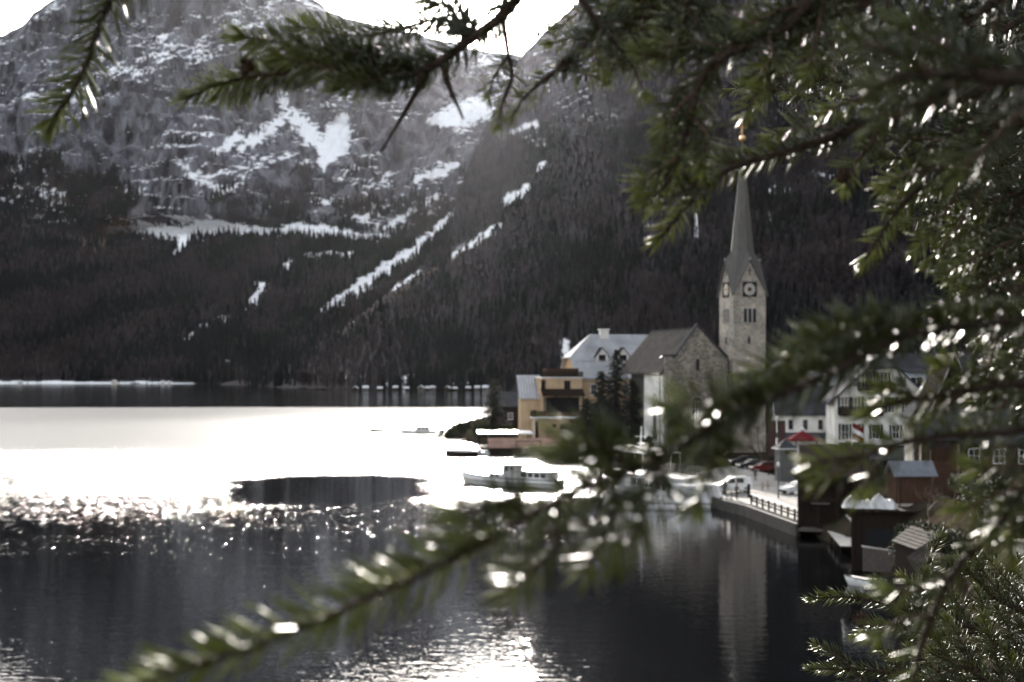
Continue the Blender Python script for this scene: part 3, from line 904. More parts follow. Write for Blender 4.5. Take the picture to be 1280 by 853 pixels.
# nave and chancel walls, the front standing proud as a parapet gable
w_ = 11.2
mb = MB()
mb.extrude([(-.15, 0, -1), (w_, 0, -1), (w_, 0, 16.2), (w_ - .35, 0, 16.2), (w_ / 2, 0, 21.55), (1.62, 0, 16.25), (-.15, 0, 16.25)], (0, .75, 0))
front = mb.build('front_wall', M['rubble'], church)
mb = MB(); mb.box(.1, .75, -1, w_ - .1, 11, 14.1); mb.extrude([(.3, .752, 14.0), (w_ - .3, .752, 14.0), (w_ / 2, .752, 20.9)], (0, 10, 0))
side = mb.build('side_wall', M['stucco_white'], church)
mb = MB(); mb.extrude([(1.3, 11, -1), (w_ - 1.3, 11, -1), (w_ - 1.3, 21, -1), (w_ - 3.6, 24.5, -1), (3.6, 24.5, -1), (1.3, 21, -1)], (0, 0, 14.8))
mb.build('chancel_wall', M['dark_stone'], church)
# coping on the gable
mb = MB()
rk = [(w_ + .1, 16.1), (w_ / 2, 21.75), (1.6, 16.45), (-.35, 16.45)]
for (xa, za), (xb, zb) in zip(rk[:-1], rk[1:]):
    mb.extrude([(xa, -.18, za), (xa, -.18, za + .3), (xb, -.18, zb + .3), (xb, -.18, zb)], (0, 1.1, 0))
mb.build('coping', M['slate_roof'], church)
# main roof: ridge to the back, hipped round the chancel end
mb = MB()
yr0, yr1 = .5, 23.0; hx = w_ / 2; zr = 21.3; ze = 13.7; ex = .75
A = Vector((hx, yr0, zr)); B = Vector((hx, yr1 - 1.0, zr))
Lf = Vector((-ex, yr0 + .2, ze)); Lb = Vector((-ex, yr1, ze)); Rf = Vector((w_ + ex, yr0 + .2, ze)); Rb = Vector((w_ + ex, yr1, ze)); bk = Vector((hx, yr1 + 4, ze))
t_ = Vector((0, 0, .25))
vs = [A, B, Lf, Lb, Rf, Rb, bk] + [v - t_ for v in (A, B, Lf, Lb, Rf, Rb, bk)]
fs = [(0, 1, 3, 2), (0, 4, 5, 1), (1, 6, 3), (1, 5, 6), (9, 10, 8, 7), (8, 12, 11, 7), (10, 13, 8), (13, 12, 8), (2, 3, 10, 9), (5, 4, 11, 12), (3, 6, 13, 10), (6, 5, 12, 13), (0, 2, 9, 7), (4, 0, 7, 11)]
roof = MB().add(vs, fs).build('roof', M['church_roof'], church)
mb = MB()
mb.box(hx - .12, yr0, zr - .02, hx + .12, yr1 - 1, zr + .14); mb.build('ridge_cap', M['slate_roof'], roof)
sk = MB(); sk.box(-.25, -.35, 0, .25, .35, .09); skm = Matrix.Translation((1.0, 5.0, 16.35)) @ Matrix.Rotation(R(-50), 4, 'Y')
sk.v = [tuple(skm @ Vector(v)) for v in sk.v]; sk.build('skylight', M['light_glass'], roof)
# pale flashing where the roof meets the tower
mb = MB(); mb.extrude([(w_ - 1.4, 1.0, 17.75), (w_ + .65, 1.0, 15.45), (w_ + .65, 4.0, 15.45), (w_ - 1.4, 4.0, 17.75)], (0, 0, .12)); mb.build('flashing', M['lead_flash'], roof)
# windows
arch_window(church, FRONT, w_ / 2 - .1, 4.6, 1.75, 4.9, M['trim_stone'], M['glass'], M['white_paint'], .28, (3, 5))
arch_window(church, FRONT, w_ / 2 + .05, 14.2, .42, 1.75, M['dark_stone'], M['black_paint'], None, .12)
LEFTF = Matrix.Translation((.1, 0, 0)) @ Matrix.Rotation(R(-90), 4, 'Z')    # facade x runs toward -y
arch_window(church, LEFTF, -5.6, 2.2, 1.5, 7.8, M['trim_stone'], M['glass'], None, .15)
# buttress strips and downpipes
mb = MB(); mb.box(-.28, 1.0, -1, .09, 1.9, 13.4); mb.build('buttress', M['stucco_white'], church)
MB().tube([(-.2, 1.5 + 1, 13.5), (-.2, 2.5, -.5)], .09, 6).build('downpipe', M['iron'], church)
MB().tube([(w_ + .05, -.12, 16.0), (w_ + .05, -.12, -.5)], .11, 6).build('downpipe', M['iron'], church)
MB().box(-.5, -.02 + 1.0, 13.35, -.72, 22.9, 13.55).build('gutter', M['iron'], church)
# tower
tx0, ty0, ts = 12.35, .3, 6.0
tw = Matrix.Translation((tx0, ty0, 0))
zc, zg, zt = 27.2, 33.0, 53.4
mb = MB(); mb.box(0, 0, -1, ts, ts, zc, tw)
for k in range(4):
    K = tw @ Matrix.Translation((ts / 2, ts / 2, 0)) @ Matrix.Rotation(R(90) * k, 4, 'Z') @ Matrix.Translation((-ts / 2, -ts / 2, 0))
    mb.extrude([(0.01, 0, zc - .01), (ts - .01, 0, zc - .01), (ts / 2, 0, zg - .15)], (0, .6, 0), K)
tower = mb.build('tower_wall', M['tower_stone'], church)
mb = MB(); mb.box(-.16, -.16, 15.6, ts + .16, ts + .16, 15.85, tw); mb.build('string_course', M['trim_stone'], church)
# spire: eight faces, four running down to the corners between the gables
c_ = ts / 2
ring = []
rz_s = 34.8
for k in range(8):
    a = R(45 * k)
    rr_ = 2.05 if k % 2 == 0 else 2.12
    ring.append(Vector((c_ + rr_ * math.cos(a), c_ + rr_ * math.sin(a), rz_s)))
tipring = [Vector((c_ + .10 * math.cos(R(45 * k)), c_ + .10 * math.sin(R(45 * k)), zt)) for k in range(8)]
midring = [Vector((c_ + 1.12 * math.cos(R(45 * k)), c_ + 1.12 * math.sin(R(45 * k)), 44.0)) for k in range(8)]
ov = .28
gap = [Vector((c_ + (c_ + ov) * math.cos(R(90 * k)), c_ + (c_ + ov) * math.sin(R(90 * k)), zg + .12)) for k in range(4)]
cor = [Vector((c_ + (c_ + ov) * (1 if k in (0, 3) else -1), c_ + (c_ + ov) * (1 if k in (0, 1) else -1), zc - .35)) for k in range(4)]
vs = ring + midring + tipring + gap + cor
fs = []
for k in range(8):
    k2 = (k + 1) % 8
    fs += [(k, k2, 8 + k2, 8 + k), (8 + k, 8 + k2, 16 + k2, 16 + k)]
for k in range(4):
    d0 = (2 * k + 1) % 8; d1 = (2 * k - 1) % 8; a0 = 2 * k
    fs += [(a0, 24 + k, 28 + k, d0), (a0, d1, 28 + (k - 1) % 4, 24 + k)]
sp = MB().add(vs, fs, tw).build('spire', M['spire_roof'], church)
mb = MB()
for k in range(4):
    for cc in (k, (k - 1) % 4):
        a, b = gap[k], cor[cc]
        mb.tube([a, b], .11, 5, tw)
mb.build('verge', M['spire_roof'], sp)
for k in range(4):
    MB().lathe([(.12, 0), (.2, .15), (.02, .4)], 6, tw @ Matrix.Translation(gap[k] + Vector((0, 0, .0)))).build('finial', M['lead_flash'], sp)
mb = MB(); mb.lathe([(.09, zt - .3), (.09, zt + .35), (.42, zt + .55), (.55, zt + .95), (.42, zt + 1.35), (.08, zt + 1.55), (.05, zt + 1.7)], 12, tw @ Matrix.Translation((c_, c_, 0)))
mb.build('ball', M['gold'], sp, smooth=True)
CR = tw @ Matrix.Translation((c_, c_, zt + 1.6)) 
mb = MB(); mb.box(-.09, -.05, 0, .09, .05, 2.1, CR); mb.box(-.75, -.048, 1.2, .75, .048, 1.4, CR)
for q in ((-.75, 1.3), (.75, 1.3), (0, 2.1)): mb.lathe([(.02, -.16), (.16, 0), (.02, .16)], 8, CR @ Matrix.Translation((q[0], 0, q[1])))
mb.build('cross', M['gold'], sp)
# clocks, belfry openings and slits on the faces in view
M['clock_face'] = mat('clock_face', (.72, .69, .63), .7, .1, 1.2)
def clock(K, x, z, r):
    mb = MB(); q = r * 1.22
    mb.box(x - q + .1, -.03, z - q + .1, x + q - .1, .02, z + q - .1, K)
    for a in ((-q, -q, q, -q + .18), (-q, q - .18, q, q), (-q, -q + .18, -q + .18, q - .18), (q - .18, -q + .18, q, q - .18)):
        mb.box(x + a[0], -.12, z + a[1], x + a[2], .02, z + a[3], K)
    c = mb.build('clock', M['dark_wood'], church)
    T = K @ Matrix.Translation((x, 0, z)) @ Matrix.Rotation(R(90), 4, 'X')
    MB().lathe([(r, .0), (r, .05)], 24, T).build('dial', M['clock_face'], c)
    MB().lathe([(r * .42, .051), (r * .42, .075)], 20, T).build('dial_centre', M['black_paint'], c)
    for h in range(12):
        HM = T @ Matrix.Rotation(R(30 * h), 4, 'Z')
        MB().box(-.075, r * .60, .05, .075, r * .95, .075, HM).build('numeral', M['black_paint'], c)
    hd = MB(); hd.box(-.05, -.1, .08, .05, r * .85, .1, T @ Matrix.Rotation(R(-5), 4, 'Z')); hd.box(-.07, -.1, .102, .07, r * .6, .12, T @ Matrix.Rotation(R(-150), 4, 'Z'))
    hd.build('hand', M['gold'], c)
LT = tw @ Matrix.Rotation(R(-90), 4, 'Z') @ Matrix.Translation((-ts, 0, 0))
for K, full in ((tw, True), (LT, True)):
    clock(K, ts / 2, 28.0, 1.05)
    for dx in (-.85, 0, .85):
        arch_window(church, K, ts / 2 + dx + .05, 22.3, .56, 2.4, M['trim_stone'], M['black_paint'], None, .13)
    for z in (18.7, 12.9):
        window(church, K, ts / 2 - .1, z, .26, 1.0, M['dark_stone'], M['black_paint'], (1, 1), fw=.1, sill=False, name='slit')
    mb = MB(); mb.box(ts / 2 - .06, -.1, 30.3, ts / 2 + .06, -.0, 31.7, K); mb.box(ts / 2 - .35, -.09, 31.1, ts / 2 + .35, -.0, 31.22, K); mb.build('gable_cross', M['iron'], church)
# ------------------------------------------------------------------ the ochre hotel by the water
hotel = thing('hotel', 'ochre hotel with pale metal half-hipped roof, dormers and white chimney', 'hotel', px_at(724, 290, 1.0), R(15))
hw, hd, he, hr = 17.0, 12.0, 12.6, 21.3
MB().extrude([(0, hd, -1), (0, 0, -1), (0, 0, he), (0, hd * .32, 16.4), (0, hd * .68, 16.4), (0, hd, he)], (hw, 0, 0)).build('wall', M['stucco_ochre'], hotel)
t_ = Vector((0, 0, .22))
a = [Vector(q) for q in ((-.6, -.7, 12.2), (hw + .6, -.7, 12.2), (hw + .6, 6, hr), (4.2, 6, hr), (-.9, 3.4, 16.5), (-.9, 8.6, 16.5), (-.6, 12.7, 12.2), (hw + .6, 12.7, 12.2))]
vs = [v + t_ for v in a] + a
fs = [(0, 1, 2, 3, 4), (4, 3, 5), (6, 5, 3, 2, 7), (8 + 4, 8 + 3, 8 + 2, 8 + 1, 8 + 0), (8 + 5, 8 + 3, 8 + 4), (8 + 7, 8 + 2, 8 + 3, 8 + 5, 8 + 6), (0, 8, 9, 1), (0, 4, 12, 8), (4, 5, 13, 12), (5, 6, 14, 13), (1, 9, 10, 2), (2, 10, 15, 7), (6, 7, 15, 14)]
hroof = MB().add(vs, fs).build('roof', M['metal_roof'], hotel)
sm = MB()
sl = (hr - 12.2) / 6.7
for k in range(24):
    x = .1 + k * .72
    y1 = 6 if x > 4.2 else 3.4 + (x + .9) / 5.1 * 2.6
    z = lambda y: 12.2 + (y + .7) * sl + .22
    sm.extrude([(x - .025, -.7, z(-.7)), (x + .025, -.7, z(-.7)), (x + .025, y1 - .1, z(y1 - .1)), (x - .025, y1 - .1, z(y1 - .1))], (0, 0, .05))
sm.box(-.6, 1.9, 15.9, hw + .5, 2.05, 16.0)
tag(sm.build('seam', M['metal_roof'], hroof), kind='stuff')
ch = MB(); ch.box(6.4, 5.3, 20.5, 8.2, 6.6, 22.4); ch.box(6.25, 5.15, 22.4, 8.35, 6.75, 22.65); ch.build('chimney', M['stucco_white'], hroof)
for x in (5.6, 10.2):
    mb = MB(); mb.extrude([(x - 1.3, 2.0, 15.6), (x + 1.3, 2.0, 15.6), (x + 1.3, 2.0, 17.0), (x, 2.0, 18.6), (x - 1.3, 2.0, 17.0)], (0, 2.6, 0))
    d_ = mb.build('dormer', M['stucco_white'], hroof)
    T = Matrix.Translation((x - 1.3, 2.0, 0)); q = gable_roof(MB(), 2.6, 2.6, 17.0, 18.6, .3, .14); q.v = [tuple(T @ Vector(v)) for v in q.v]; q.build('dormer_roof', M['slate_roof'], d_)
    window(d_, fmat(0, 2.0, 0), x, 15.9, 1.3, 1.2, M['brown_wood'], bars=(2, 1), sill=False)
for x, z in ((3.1, 9.0), (6.6, 9.0), (10.1, 9.0), (3.1, 5.2), (6.6, 5.2)):
    window(hotel, FRONT, x, z, 1.15, 2.1, M['white_paint'], fw=.14)
for y in (3.0, 7.0):
    window(hotel, Matrix.Rotation(R(-90), 4, 'Z'), -y, 9.3, 1.0, 1.8, M['white_paint'])
MB().box(-.25, -.25, 12.0, hw + .2, .02, 12.35).build('cornice', M['stucco_white'], hotel)

# the terrace house in front of it
th_ = thing('terrace_house', 'ochre lakeside house with stacked brown balconies and a dark sheltered terrace', 'house', px_at(677, 284, 1.0), R(8))
mb = MB(); mb.box(0, 0, -1, 8.2, 9, 12.4); mb.build('wall', M['stucco_ochre'], th_)
mb = MB(); mb.box(-2.0, -3.6, -1, 5.0, 0, 4.5); mb.build('ground_storey', M['stucco_ochre'], th_)
MB().box(-.2, -.2, 12.4, 8.4, 9.2, 12.62).build('cornice', M['stucco_white'], th_)
def railing(parent, x0, x1, y, z, h, m, n=None, name='balcony_rail', M4=None, solid=True, th=.08):
    mb = MB()
    mb.box(x0, y - th, z + h - .1, x1, y + th, z + h, M4); mb.box(x0, y - th * .8, z, x1, y + th * .8, z + .1, M4)
    n = n or int((x1 - x0) / .22)
    for i in range(n + 1):
        x = x0 + (x1 - x0) * i / n
        mb.box(x - (.085 if solid else .03), y - .03, z + .1, x + (.085 if solid else .03), y + .03, z + h - .1, M4)
    return tag(mb.build(name, m, parent), kind='stuff')
railing(th_, -.1, 8.3, -.15, 12.65, 1.1, M['dark_wood'])
MB().box(1.5, 2.5, 12.65, 8.0, 8.0, 14.4).build('roof_shelter', M['brown_wood'], th_)
mb = MB(); mb.extrude([(-.2, -2.4, 8.9), (8.4, -2.4, 8.9), (8.4, -.01, 10.2), (-.2, -.01, 10.2)], (0, 0, .12)); mb.build('awning', M['dark_wood'], th_)
MB().box(.8, -.06, 5.6, 7.6, .02, 8.6).build('terrace_shade_panel', M['black_paint'], th_)  # black panel painted in for the shaded void under the awning
for x in (.2, 2.6, 5.3, 8.0):
    MB().box(x - .1, -2.3, 5.0, x + .1, -2.1, 9.0).build('post', M['dark_wood'], th_)
MB().box(-2.4, -4.2, 4.5, 8.6, -.005, 4.85).build('terrace_slab', M['white_paint'], th_)
railing(th_, -2.2, 8.4, -4.0, 4.86, 1.1, M['dark_wood'])
mb = MB(); mb.box(-2.3, -4.05, 4.86, -2.15, -.1, 5.9); mb.build('side_rail', M['dark_wood'], th_)
for x, z, w, h in ((5.2, 10.35, 1.1, 1.5), (.35, 10.0, .7, 2.0)):
    window(th_, FRONT, x, z, w, h, M['brown_wood'])
LOW = fmat(0, -3.6, 0)
MB().box(-1.9, -3.7, .2, -1.2, -3.58, 3.9).build('door', M['brown_wood'], th_)
MB().box(-2.08, -3.76, -.5, -1.93, -3.5, 4.5).build('corner_post', M['stucco_white'], th_)
window(th_, LOW, 4.2, 1.2, .9, 2.2, M['shutter_green'])
em = MB().lathe([(.0, 0), (.42, .0), (.42, .06), (0, .06)], 14, Matrix.Translation((1.9, -3.6, 3.0)) @ Matrix.Rotation(R(90), 4, 'X')).build('emblem', M['dark_wood'], th_)
def lettering(parent, text, size, M4, m, name='lettering'):
    cu = bpy.data.curves.new(name, 'FONT'); cu.body = text; cu.size = size; cu.extrude = .008; cu.align_x = 'CENTER'
    cu.materials.append(m)
    o = bpy.data.objects.new(name, cu); COL.objects.link(o); o.parent = parent
    me = bpy.data.meshes.new_from_object(o)
    bpy.data.objects.remove(o); me.name = name
    o = bpy.data.objects.new(name, me); COL.objects.link(o); o.parent = parent; o['kind'] = 'stuff'
    o.matrix_local = M4 @ Matrix.Rotation(R(90), 4, 'X')
    return o
lettering(th_, 'Grüner Baum', .62, Matrix.Translation((1.9, -3.63, 1.75)), M['dark_wood'])

an = thing('annex', 'low ochre annex with seamed grey lean-to roof left of the terrace house', 'annex', px_at(651, 286, 1.0), R(4))
MB().extrude([(0, 7, -1), (0, 0, -1), (0, 0, 8.5), (0, 7, 12.6)], (4.2, 0, 0)).build('wall', M['stucco_ochre'], an)
ar = MB().extrude([(-.4, -.6, 8.2), (4.5, -.6, 8.2), (4.5, 7.2, 12.8), (-.4, 7.2, 12.8)], (0, 0, .2)).build('roof', M['metal_roof'], an)
sm = MB()
for k in range(9):
    x = -.3 + k * .59
    sm.extrude([(x - .04, -.6, 8.4), (x + .04, -.6, 8.4), (x + .04, 7.2, 13.0), (x - .04, 7.2, 13.0)], (0, 0, .09))
tag(sm.build('seam', M['slate_roof'], ar), kind='stuff')
window(an, FRONT, 2.6, 4.4, .9, 1.5, M['brown_wood'])
hs, _ = house('house', 'dark timber house half hidden behind the tall dark spruce', px_at(622, 330, 1.2), R(10), 8, 9, 5.5, 8.5, M['dark_wood'], M['slate_roof'], along='x')
window(hs, FRONT, 3.0, 2.4, 1.0, 1.3, M['white_paint'])

# ------------------------------------------------------------------ landing stages under the hotel
bs_ = thing('boat_shelter', 'open landing shelter with a bright white flat roof below the hotel', 'shelter', px_at(598, 268, .3), R(2))
MB().box(-.2, -2, 2.75, 10.2, 10, 3.0).build('roof', M['white_paint'], bs_)
for x, y in ((.2, -1.6), (5, -1.6), (9.8, -1.6), (.2, 9.5), (9.8, 9.5)):
    MB().box(x - .1, y - .1, -1.2, x + .1, y + .1, 2.75).build('post', M['dark_wood'], bs_)
MB().box(0, -1.9, -.2, 10, 10, .2).build('deck', M['grey_wood'], bs_)
bh = thing('boathouse', 'low boathouse with a weathered terracotta red roof at the waterside', 'boathouse', px_at(611, 250, 0), R(3))
MB().box(.2, .8, -.8, 12.6, 8, 1.25).build('wall', M['dark_wood'], bh)
MB().extrude([(0, 0, 1.3), (12.9, 0, 1.3), (12.9, 5.2, 2.75), (0, 5.2, 2.75)], (0, 0, .16)).build('roof', M['terracotta'], bh)
MB().extrude([(0, 10, 1.5), (0, 5.21, 2.75), (12.9, 5.21, 2.75), (12.9, 10, 1.5)], (0, 0, .15)).build('roof', M['terracotta'], bh)
mb = MB(); mb.box(4.8, -.1, 1.2, 9.2, .05, 1.34); mb.box(4.8, -.1, 2.5, 9.2, .05, 2.62); mb.box(4.8, -.1, 1.34, 4.92, .05, 2.5); mb.box(9.08, -.1, 1.34, 9.2, .05, 2.5); mb.build('sign_frame', M['dark_wood'], bh)
def jetty(name, label, loc, rz, L, Wd, z, m, n=None, group=None):
    j = thing(name, label, 'jetty', loc, rz, group)
    n = n or max(4, int(L / .5))
    for i in range(n):
        MB().box(i * L / n + .02, 0, z - .07 + random.uniform(-.012, .012), (i + 1) * L / n - .02, Wd, z).build('plank', m, j)
    for x in (.3, L * .5, L - .3):
        for y in (.12, Wd - .12):
            MB().tube([(x, y, -1.6), (x, y, z - .08)], .1, 6).build('pile', M['dark_wood'], j)
    return j
jetty('jetty', 'brown plank jetty reaching into the bright water left of the white shelter', px_at(529, 292, 0), R(-3), 8.5, 3.2, .75, M['brown_wood'])

# ------------------------------------------------------------------ village houses on the right
h1, r1 = house('house', 'long low white house with small windows under a dark roof', px_at(973, 208, 4.4), R(-3), 8.6, 8, 4.7, 8.3, M['stucco_white'], M['slate_roof'], .6, 'x')
for x in (1.8, 3.9, 6.1, 8.0):
    window(h1, FRONT, x, 2.2, .55, 1.25, M['grey_wood'], bars=(1, 2), fw=.06)
mb = MB(); mb.extrude([(-1, -2.6, 1.0), (8.2, -2.6, 1.0), (8.2, -.05, 1.55), (-1, -.05, 1.55)], (0, 0, .12)); mb.build('porch_roof', M['slate_roof'], h1)
for x in (-.8, 2.2, 5.2, 8.0): MB().box(x - .08, -2.5, -1.5, x + .08, -2.34, 1.0).build('post', M['dark_wood'], h1)

h2 = thing('house', 'tall white guesthouse with dark shutters and two wooden balconies', 'house', px_at(1043, 190, 4.9), R(-8))
W2, D2, E2, T2 = 12.4, 14.0, 6.5, 12.2
MB().extrude([(0, 0, -2), (W2, 0, -2), (W2, 0, E2), (W2 * .66, 0, 10.45), (W2 * .34, 0, 10.45), (0, 0, E2)], (0, D2, 0)).build('wall', M['stucco_white'], h2)
sl = (T2 - E2) / (W2 / 2)
o_ = .9; cz = 10.5; cx = (T2 - cz) / sl
q = [Vector(v) for v in ((-o_, -o_, E2 - sl * o_), (W2 / 2 - cx, -o_, cz), (W2 / 2, 2.4, T2), (W2 / 2 + cx, -o_, cz), (W2 + o_, -o_, E2 - sl * o_), (-o_, D2 + o_, E2 - sl * o_), (W2 / 2, D2 + o_, T2), (W2 + o_, D2 + o_, E2 - sl * o_))]
up = Vector((0, 0, .26))
vs = [v + up for v in q] + q
fs = [(0, 1, 2, 6, 5), (1, 3, 2), (3, 4, 7, 6, 2), (13, 14, 10, 9, 8), (10, 11, 9), (10, 14, 15, 12, 11), (0, 8, 9, 1), (1, 9, 11, 3), (3, 11, 12, 4), (0, 5, 13, 8), (4, 12, 15, 7), (5, 6, 14, 13), (6, 7, 15, 14)]
MB().add(vs, fs).build('roof', M['slate_roof'], h2)
def balcony(parent, x0, x1, z, dep=1.2):
    b = MB(); b.box(x0, -dep, z - .16, x1, -.002, z); bo = b.build('balcony', M['dark_wood'], parent)
    railing(bo, x0, x1, -dep + .08, z, 1.0, M['dark_wood'], name='balusters')
    for x in (x0, x1):
        e = MB(); e.box(x - .05, -dep + .17, z, x + .05, -.01, z + 1.0); e.build('side_rail', M['dark_wood'], bo)
for x, z, w, h in ((4.5, 8.0, .95, 2.0), (6.4, 8.0, .95, 2.0), (2.6, 8.1, .6, 1.2), (8.6, 8.1, .6, 1.2), (1.3, 4.6, .9, 2.1), (3.0, 4.6, .9, 2.1), (5.3, 4.7, .9, 1.9), (7.4, 4.7, .9, 1.9), (9.6, 4.7, .9, 1.9), (11.6, 4.7, .9, 1.9), (1.4, 1.0, .9, 2.1), (3.0, 1.0, .9, 2.1), (5.4, 1.2, .9, 1.8), (8.0, 1.2, .9, 1.8), (10.6, 1.2, .9, 1.8)):
    window(h2, FRONT, x, z, w, h, M['white_paint'], shutters=M['shutter_green'], fw=.07, sill=h < 2)
balcony(h2, 3.1, 7.7, 7.7); balcony(h2, .5, 6.2, 4.4)
MB().box(.4, -1.6, -1.2, 5.2, -1.5, .3).build('garden_fence', M['dark_wood'], h2)

h3, r3 = house('house', 'dark slate roofed house with pale framed dormer behind the white guesthouse', px_at(1122, 228, 6.5), R(6), 16, 9, 4.6, 11.2, M['stucco_cream'], M['slate_roof'], .7, 'x')
mb = MB(); mb.extrude([(1.8, .6, 5.0), (5.0, .6, 5.0), (5.0, .6, 8.2), (1.8, .6, 8.2)], (0, 3.2, 0)); dm = mb.build('dormer', M['lead_flash'], h3)
MB().extrude([(1.6, .3, 8.2), (5.2, .3, 8.2), (5.2, 4.4, 9.2), (1.6, 4.4, 9.2)], (0, 0, .14)).build('dormer_roof', M['slate_roof'], dm)
window(dm, fmat(0, .6, 0), 3.4, 5.7, 2.0, 1.8, M['white_paint'], bars=(2, 1), sill=False)
h4, r4 = house('house', 'dark brown gabled house just right of the church tower', px_at(955, 272, 4.5), R(-2), 9.5, 10, 8.2, 12.6, M['brown_wood'], M['slate_roof'], .6)
for x in (2.5, 6.5): window(h4, FRONT, x, 5.4, .9, 1.3, M['white_paint'])
hh, _ = house('house', 'long dark roof with a snow dusted ridge beyond the tower', px_at(985, 300, 5), R(4), 14, 8, 6.5, 9.6, M['dark_wood'], M['metal_roof'], .6, 'x')
h5, r5 = house('house', 'cream rendered house wall beside the timber loft', px_at(1141, 136, 5.0), R(-10), 5.2, 8, 6.0, 9.8, M['stucco_cream'], M['slate_roof'], .35)
window(h5, FRONT, 1.1, 1.2, .8, 1.2, M['brown_wood'])
h6, r6 = house('house', 'left of two houses with steep black shingle roofs and pale verge boards', px_at(1160, 129, 5.5), R(-6), 4.6, 8, 5.4, 11.2, M['dark_wood'], M['dark_wood'], .4, th=.16)
h7, r7 = house('house', 'right and taller of two houses with steep black shingle roofs', px_at(1215, 131, 5.8), R(-10), 6.0, 8, 5.6, 12.8, M['dark_wood'], M['dark_wood'], .4, th=.16)
for hs_, w_h, e_, t2 in ((h6, 4.6, 5.4, 11.2), (h7, 6.0, 5.6, 12.8)):
    s_ = (t2 - e_) / (w_h / 2)
    for sg in (-1, 1):
        xe = w_h / 2 + sg * (w_h / 2 + .42)
        MB().extrude([(w_h / 2, -.46, t2 - .02), (w_h / 2, -.46, t2 + .2), (xe, -.46, e_ - s_ * .42 + .2), (xe, -.46, e_ - s_ * .42 - .02)], (0, .05, 0)).build('verge_board', M['pale_plank'], hs_)
    window(hs_, FRONT, w_h / 2, e_ + .4, .8, 1.1, M['grey_wood'])
h8, r8 = house('house', 'low dark wooden house with long slate roof right of the timber loft', px_at(1199, 119, 5.2), R(-12), 6.4, 6, 4.3, 6.5, M['brown_wood'], M['slate_roof'], .5, 'x')
for x in (1.2, 3.2, 5.2): window(h8, FRONT, x, 2.4, .8, 1.1, M['white_paint'])

def cladding(parent, Mx, x0, x1, z0, z1, m, step=.16, name='cladding'):
    mb = MB(); n = int((x1 - x0) / step)
    for i in range(n):
        a = x0 + (x1 - x0) * i / n; b = x0 + (x1 - x0) * (i + 1) / n
        mb.box(a + .012, -.035 - random.uniform(0, .02), z0 + random.uniform(-.03, .03), b - .012, .01, z1, Mx)
    return tag(mb.build(name, m, parent), kind='stuff')
lf, rlf = house('timber_loft', 'narrow brown timber loft house with grey metal roof above the shed', px_at(1153, 116, 4.2), R(-12), 2.6, 3.4, 5.75, 7.35, M['brown_wood'], M['slate_roof'], .35, 'x', cat='house')
cladding(lf, FRONT, .0, 2.6, .1, 3.7, M['red_wood']); cladding(lf, FRONT, 0, 2.6, 3.75, 4.6, M['brown_wood'], .24)
for x in (.65, 1.3, 1.95): window(lf, FRONT, x, 4.75, .42, .75, M['brown_wood'], bars=(1, 1), fw=.05, sill=False)
for x in (-.02, 2.62): MB().box(x - .08, -.16, -1, x + .08, .0, 5.6).build('corner_post', M['brown_wood'], lf)
MB().tube([(.55, -.22, -.5), (.5, -.2, 2.0), (.62, -.22, 4.6)], .07, 6).build('trellis_pole', M['pale_twig'], lf)

M['shed_metal'] = mat('shed_metal', (.16, .17, .19), .6, .2, 1.5, .1, 4, spec=.15)
sh = thing('shed', 'brown plank shed with a blue-grey metal roof on a pale stone base', 'shed', px_at(1121, 111, 4.35), R(2))
MB().box(-.04, -.04, -1.5, 2.9, 2.24, .55).build('base', M['trim_stone'], sh)
MB().extrude([(0, 2.2, .55), (0, 0, .55), (0, 0, 2.9), (0, 1.1, 3.75), (0, 2.2, 2.9)], (2.85, 0, 0)).build('wall', M['brown_wood'], sh)
cladding(sh, FRONT, 0, 2.85, .6, 2.86, M['red_wood'], .17)
cladding(sh, Matrix.Rotation(R(-90), 4, 'Z'), -2.2, 0, .6, 2.86, M['brown_wood'], .2)
tmp = gable_roof(MB(), 2.2, 2.85, 2.9, 3.75, .32, .08); T = Matrix.Translation((2.85, 0, 0)) @ Matrix.Rotation(R(90), 4, 'Z'); tmp.v = [tuple(T @ Vector(v)) for v in tmp.v]
tmp.build('roof', M['shed_metal'], sh)
MB().tube([(.2, -.1, .3), (.2, -.1, 2.8)], .05, 6).build('downpipe', M['iron'], sh)

# dark boathouses at the water
b1 = thing('boathouse', 'black open-fronted boathouse on piles at the corner of the fenced quay', 'boathouse', px_at(999, 131, .0), R(-16))
MB().extrude([(0, 7, -1), (0, 1.2, -1), (0, 1.2, 5.95), (0, 7, 7.7)], (5.0, 0, 0)).build('wall', M['dark_wood'], b1)
MB().extrude([(-.4, -.6, 5.5), (5.4, -.6, 5.5), (5.4, 7.3, 7.9), (-.4, 7.3, 7.9)], (0, 0, .14)).build('roof', M['dark_wood'], b1)
for x in (.0, 1.7, 3.4, 5.0): MB().box(x - .14, -.2, -1.6, x + .14, .08, 5.5).build('post', M['dark_wood'], b1)
MB().box(.15, -.22, 3.2, 4.9, -.1, 3.5).build('beam', M['dark_wood'], b1)
MB().box(1.1, -.35, 3.0, 2.8, -.225, 3.15).build('shelf_board', M['grey_wood'], b1)
MB().box(.0, -1.0, .55, 5.0, 1.2, .75).build('deck', M['grey_wood'], b1)
b2 = thing('boathouse', 'large black flat-roofed boathouse carrying white tarpaulin bundles', 'boathouse', px_at(1064, 109, 0), R(-14))
MB().box(0, 0, -1.5, 5.0, 5.5, 4.5).build('wall', M['dark_wood'], b2)
MB().box(-.3, -.4, 4.5, 5.4, 5.8, 4.68).build('roof', M['dark_wood'], b2)
for x in (.15, .55): MB().box(x - .15, -.12, -1.5, x + .15, .01, 4.2).build('post', M['dark_wood'], b2)
MB().box(1.1, -.06, 0, 4.4, .02, 3.2).build('boat_opening', M['black_paint'], b2)
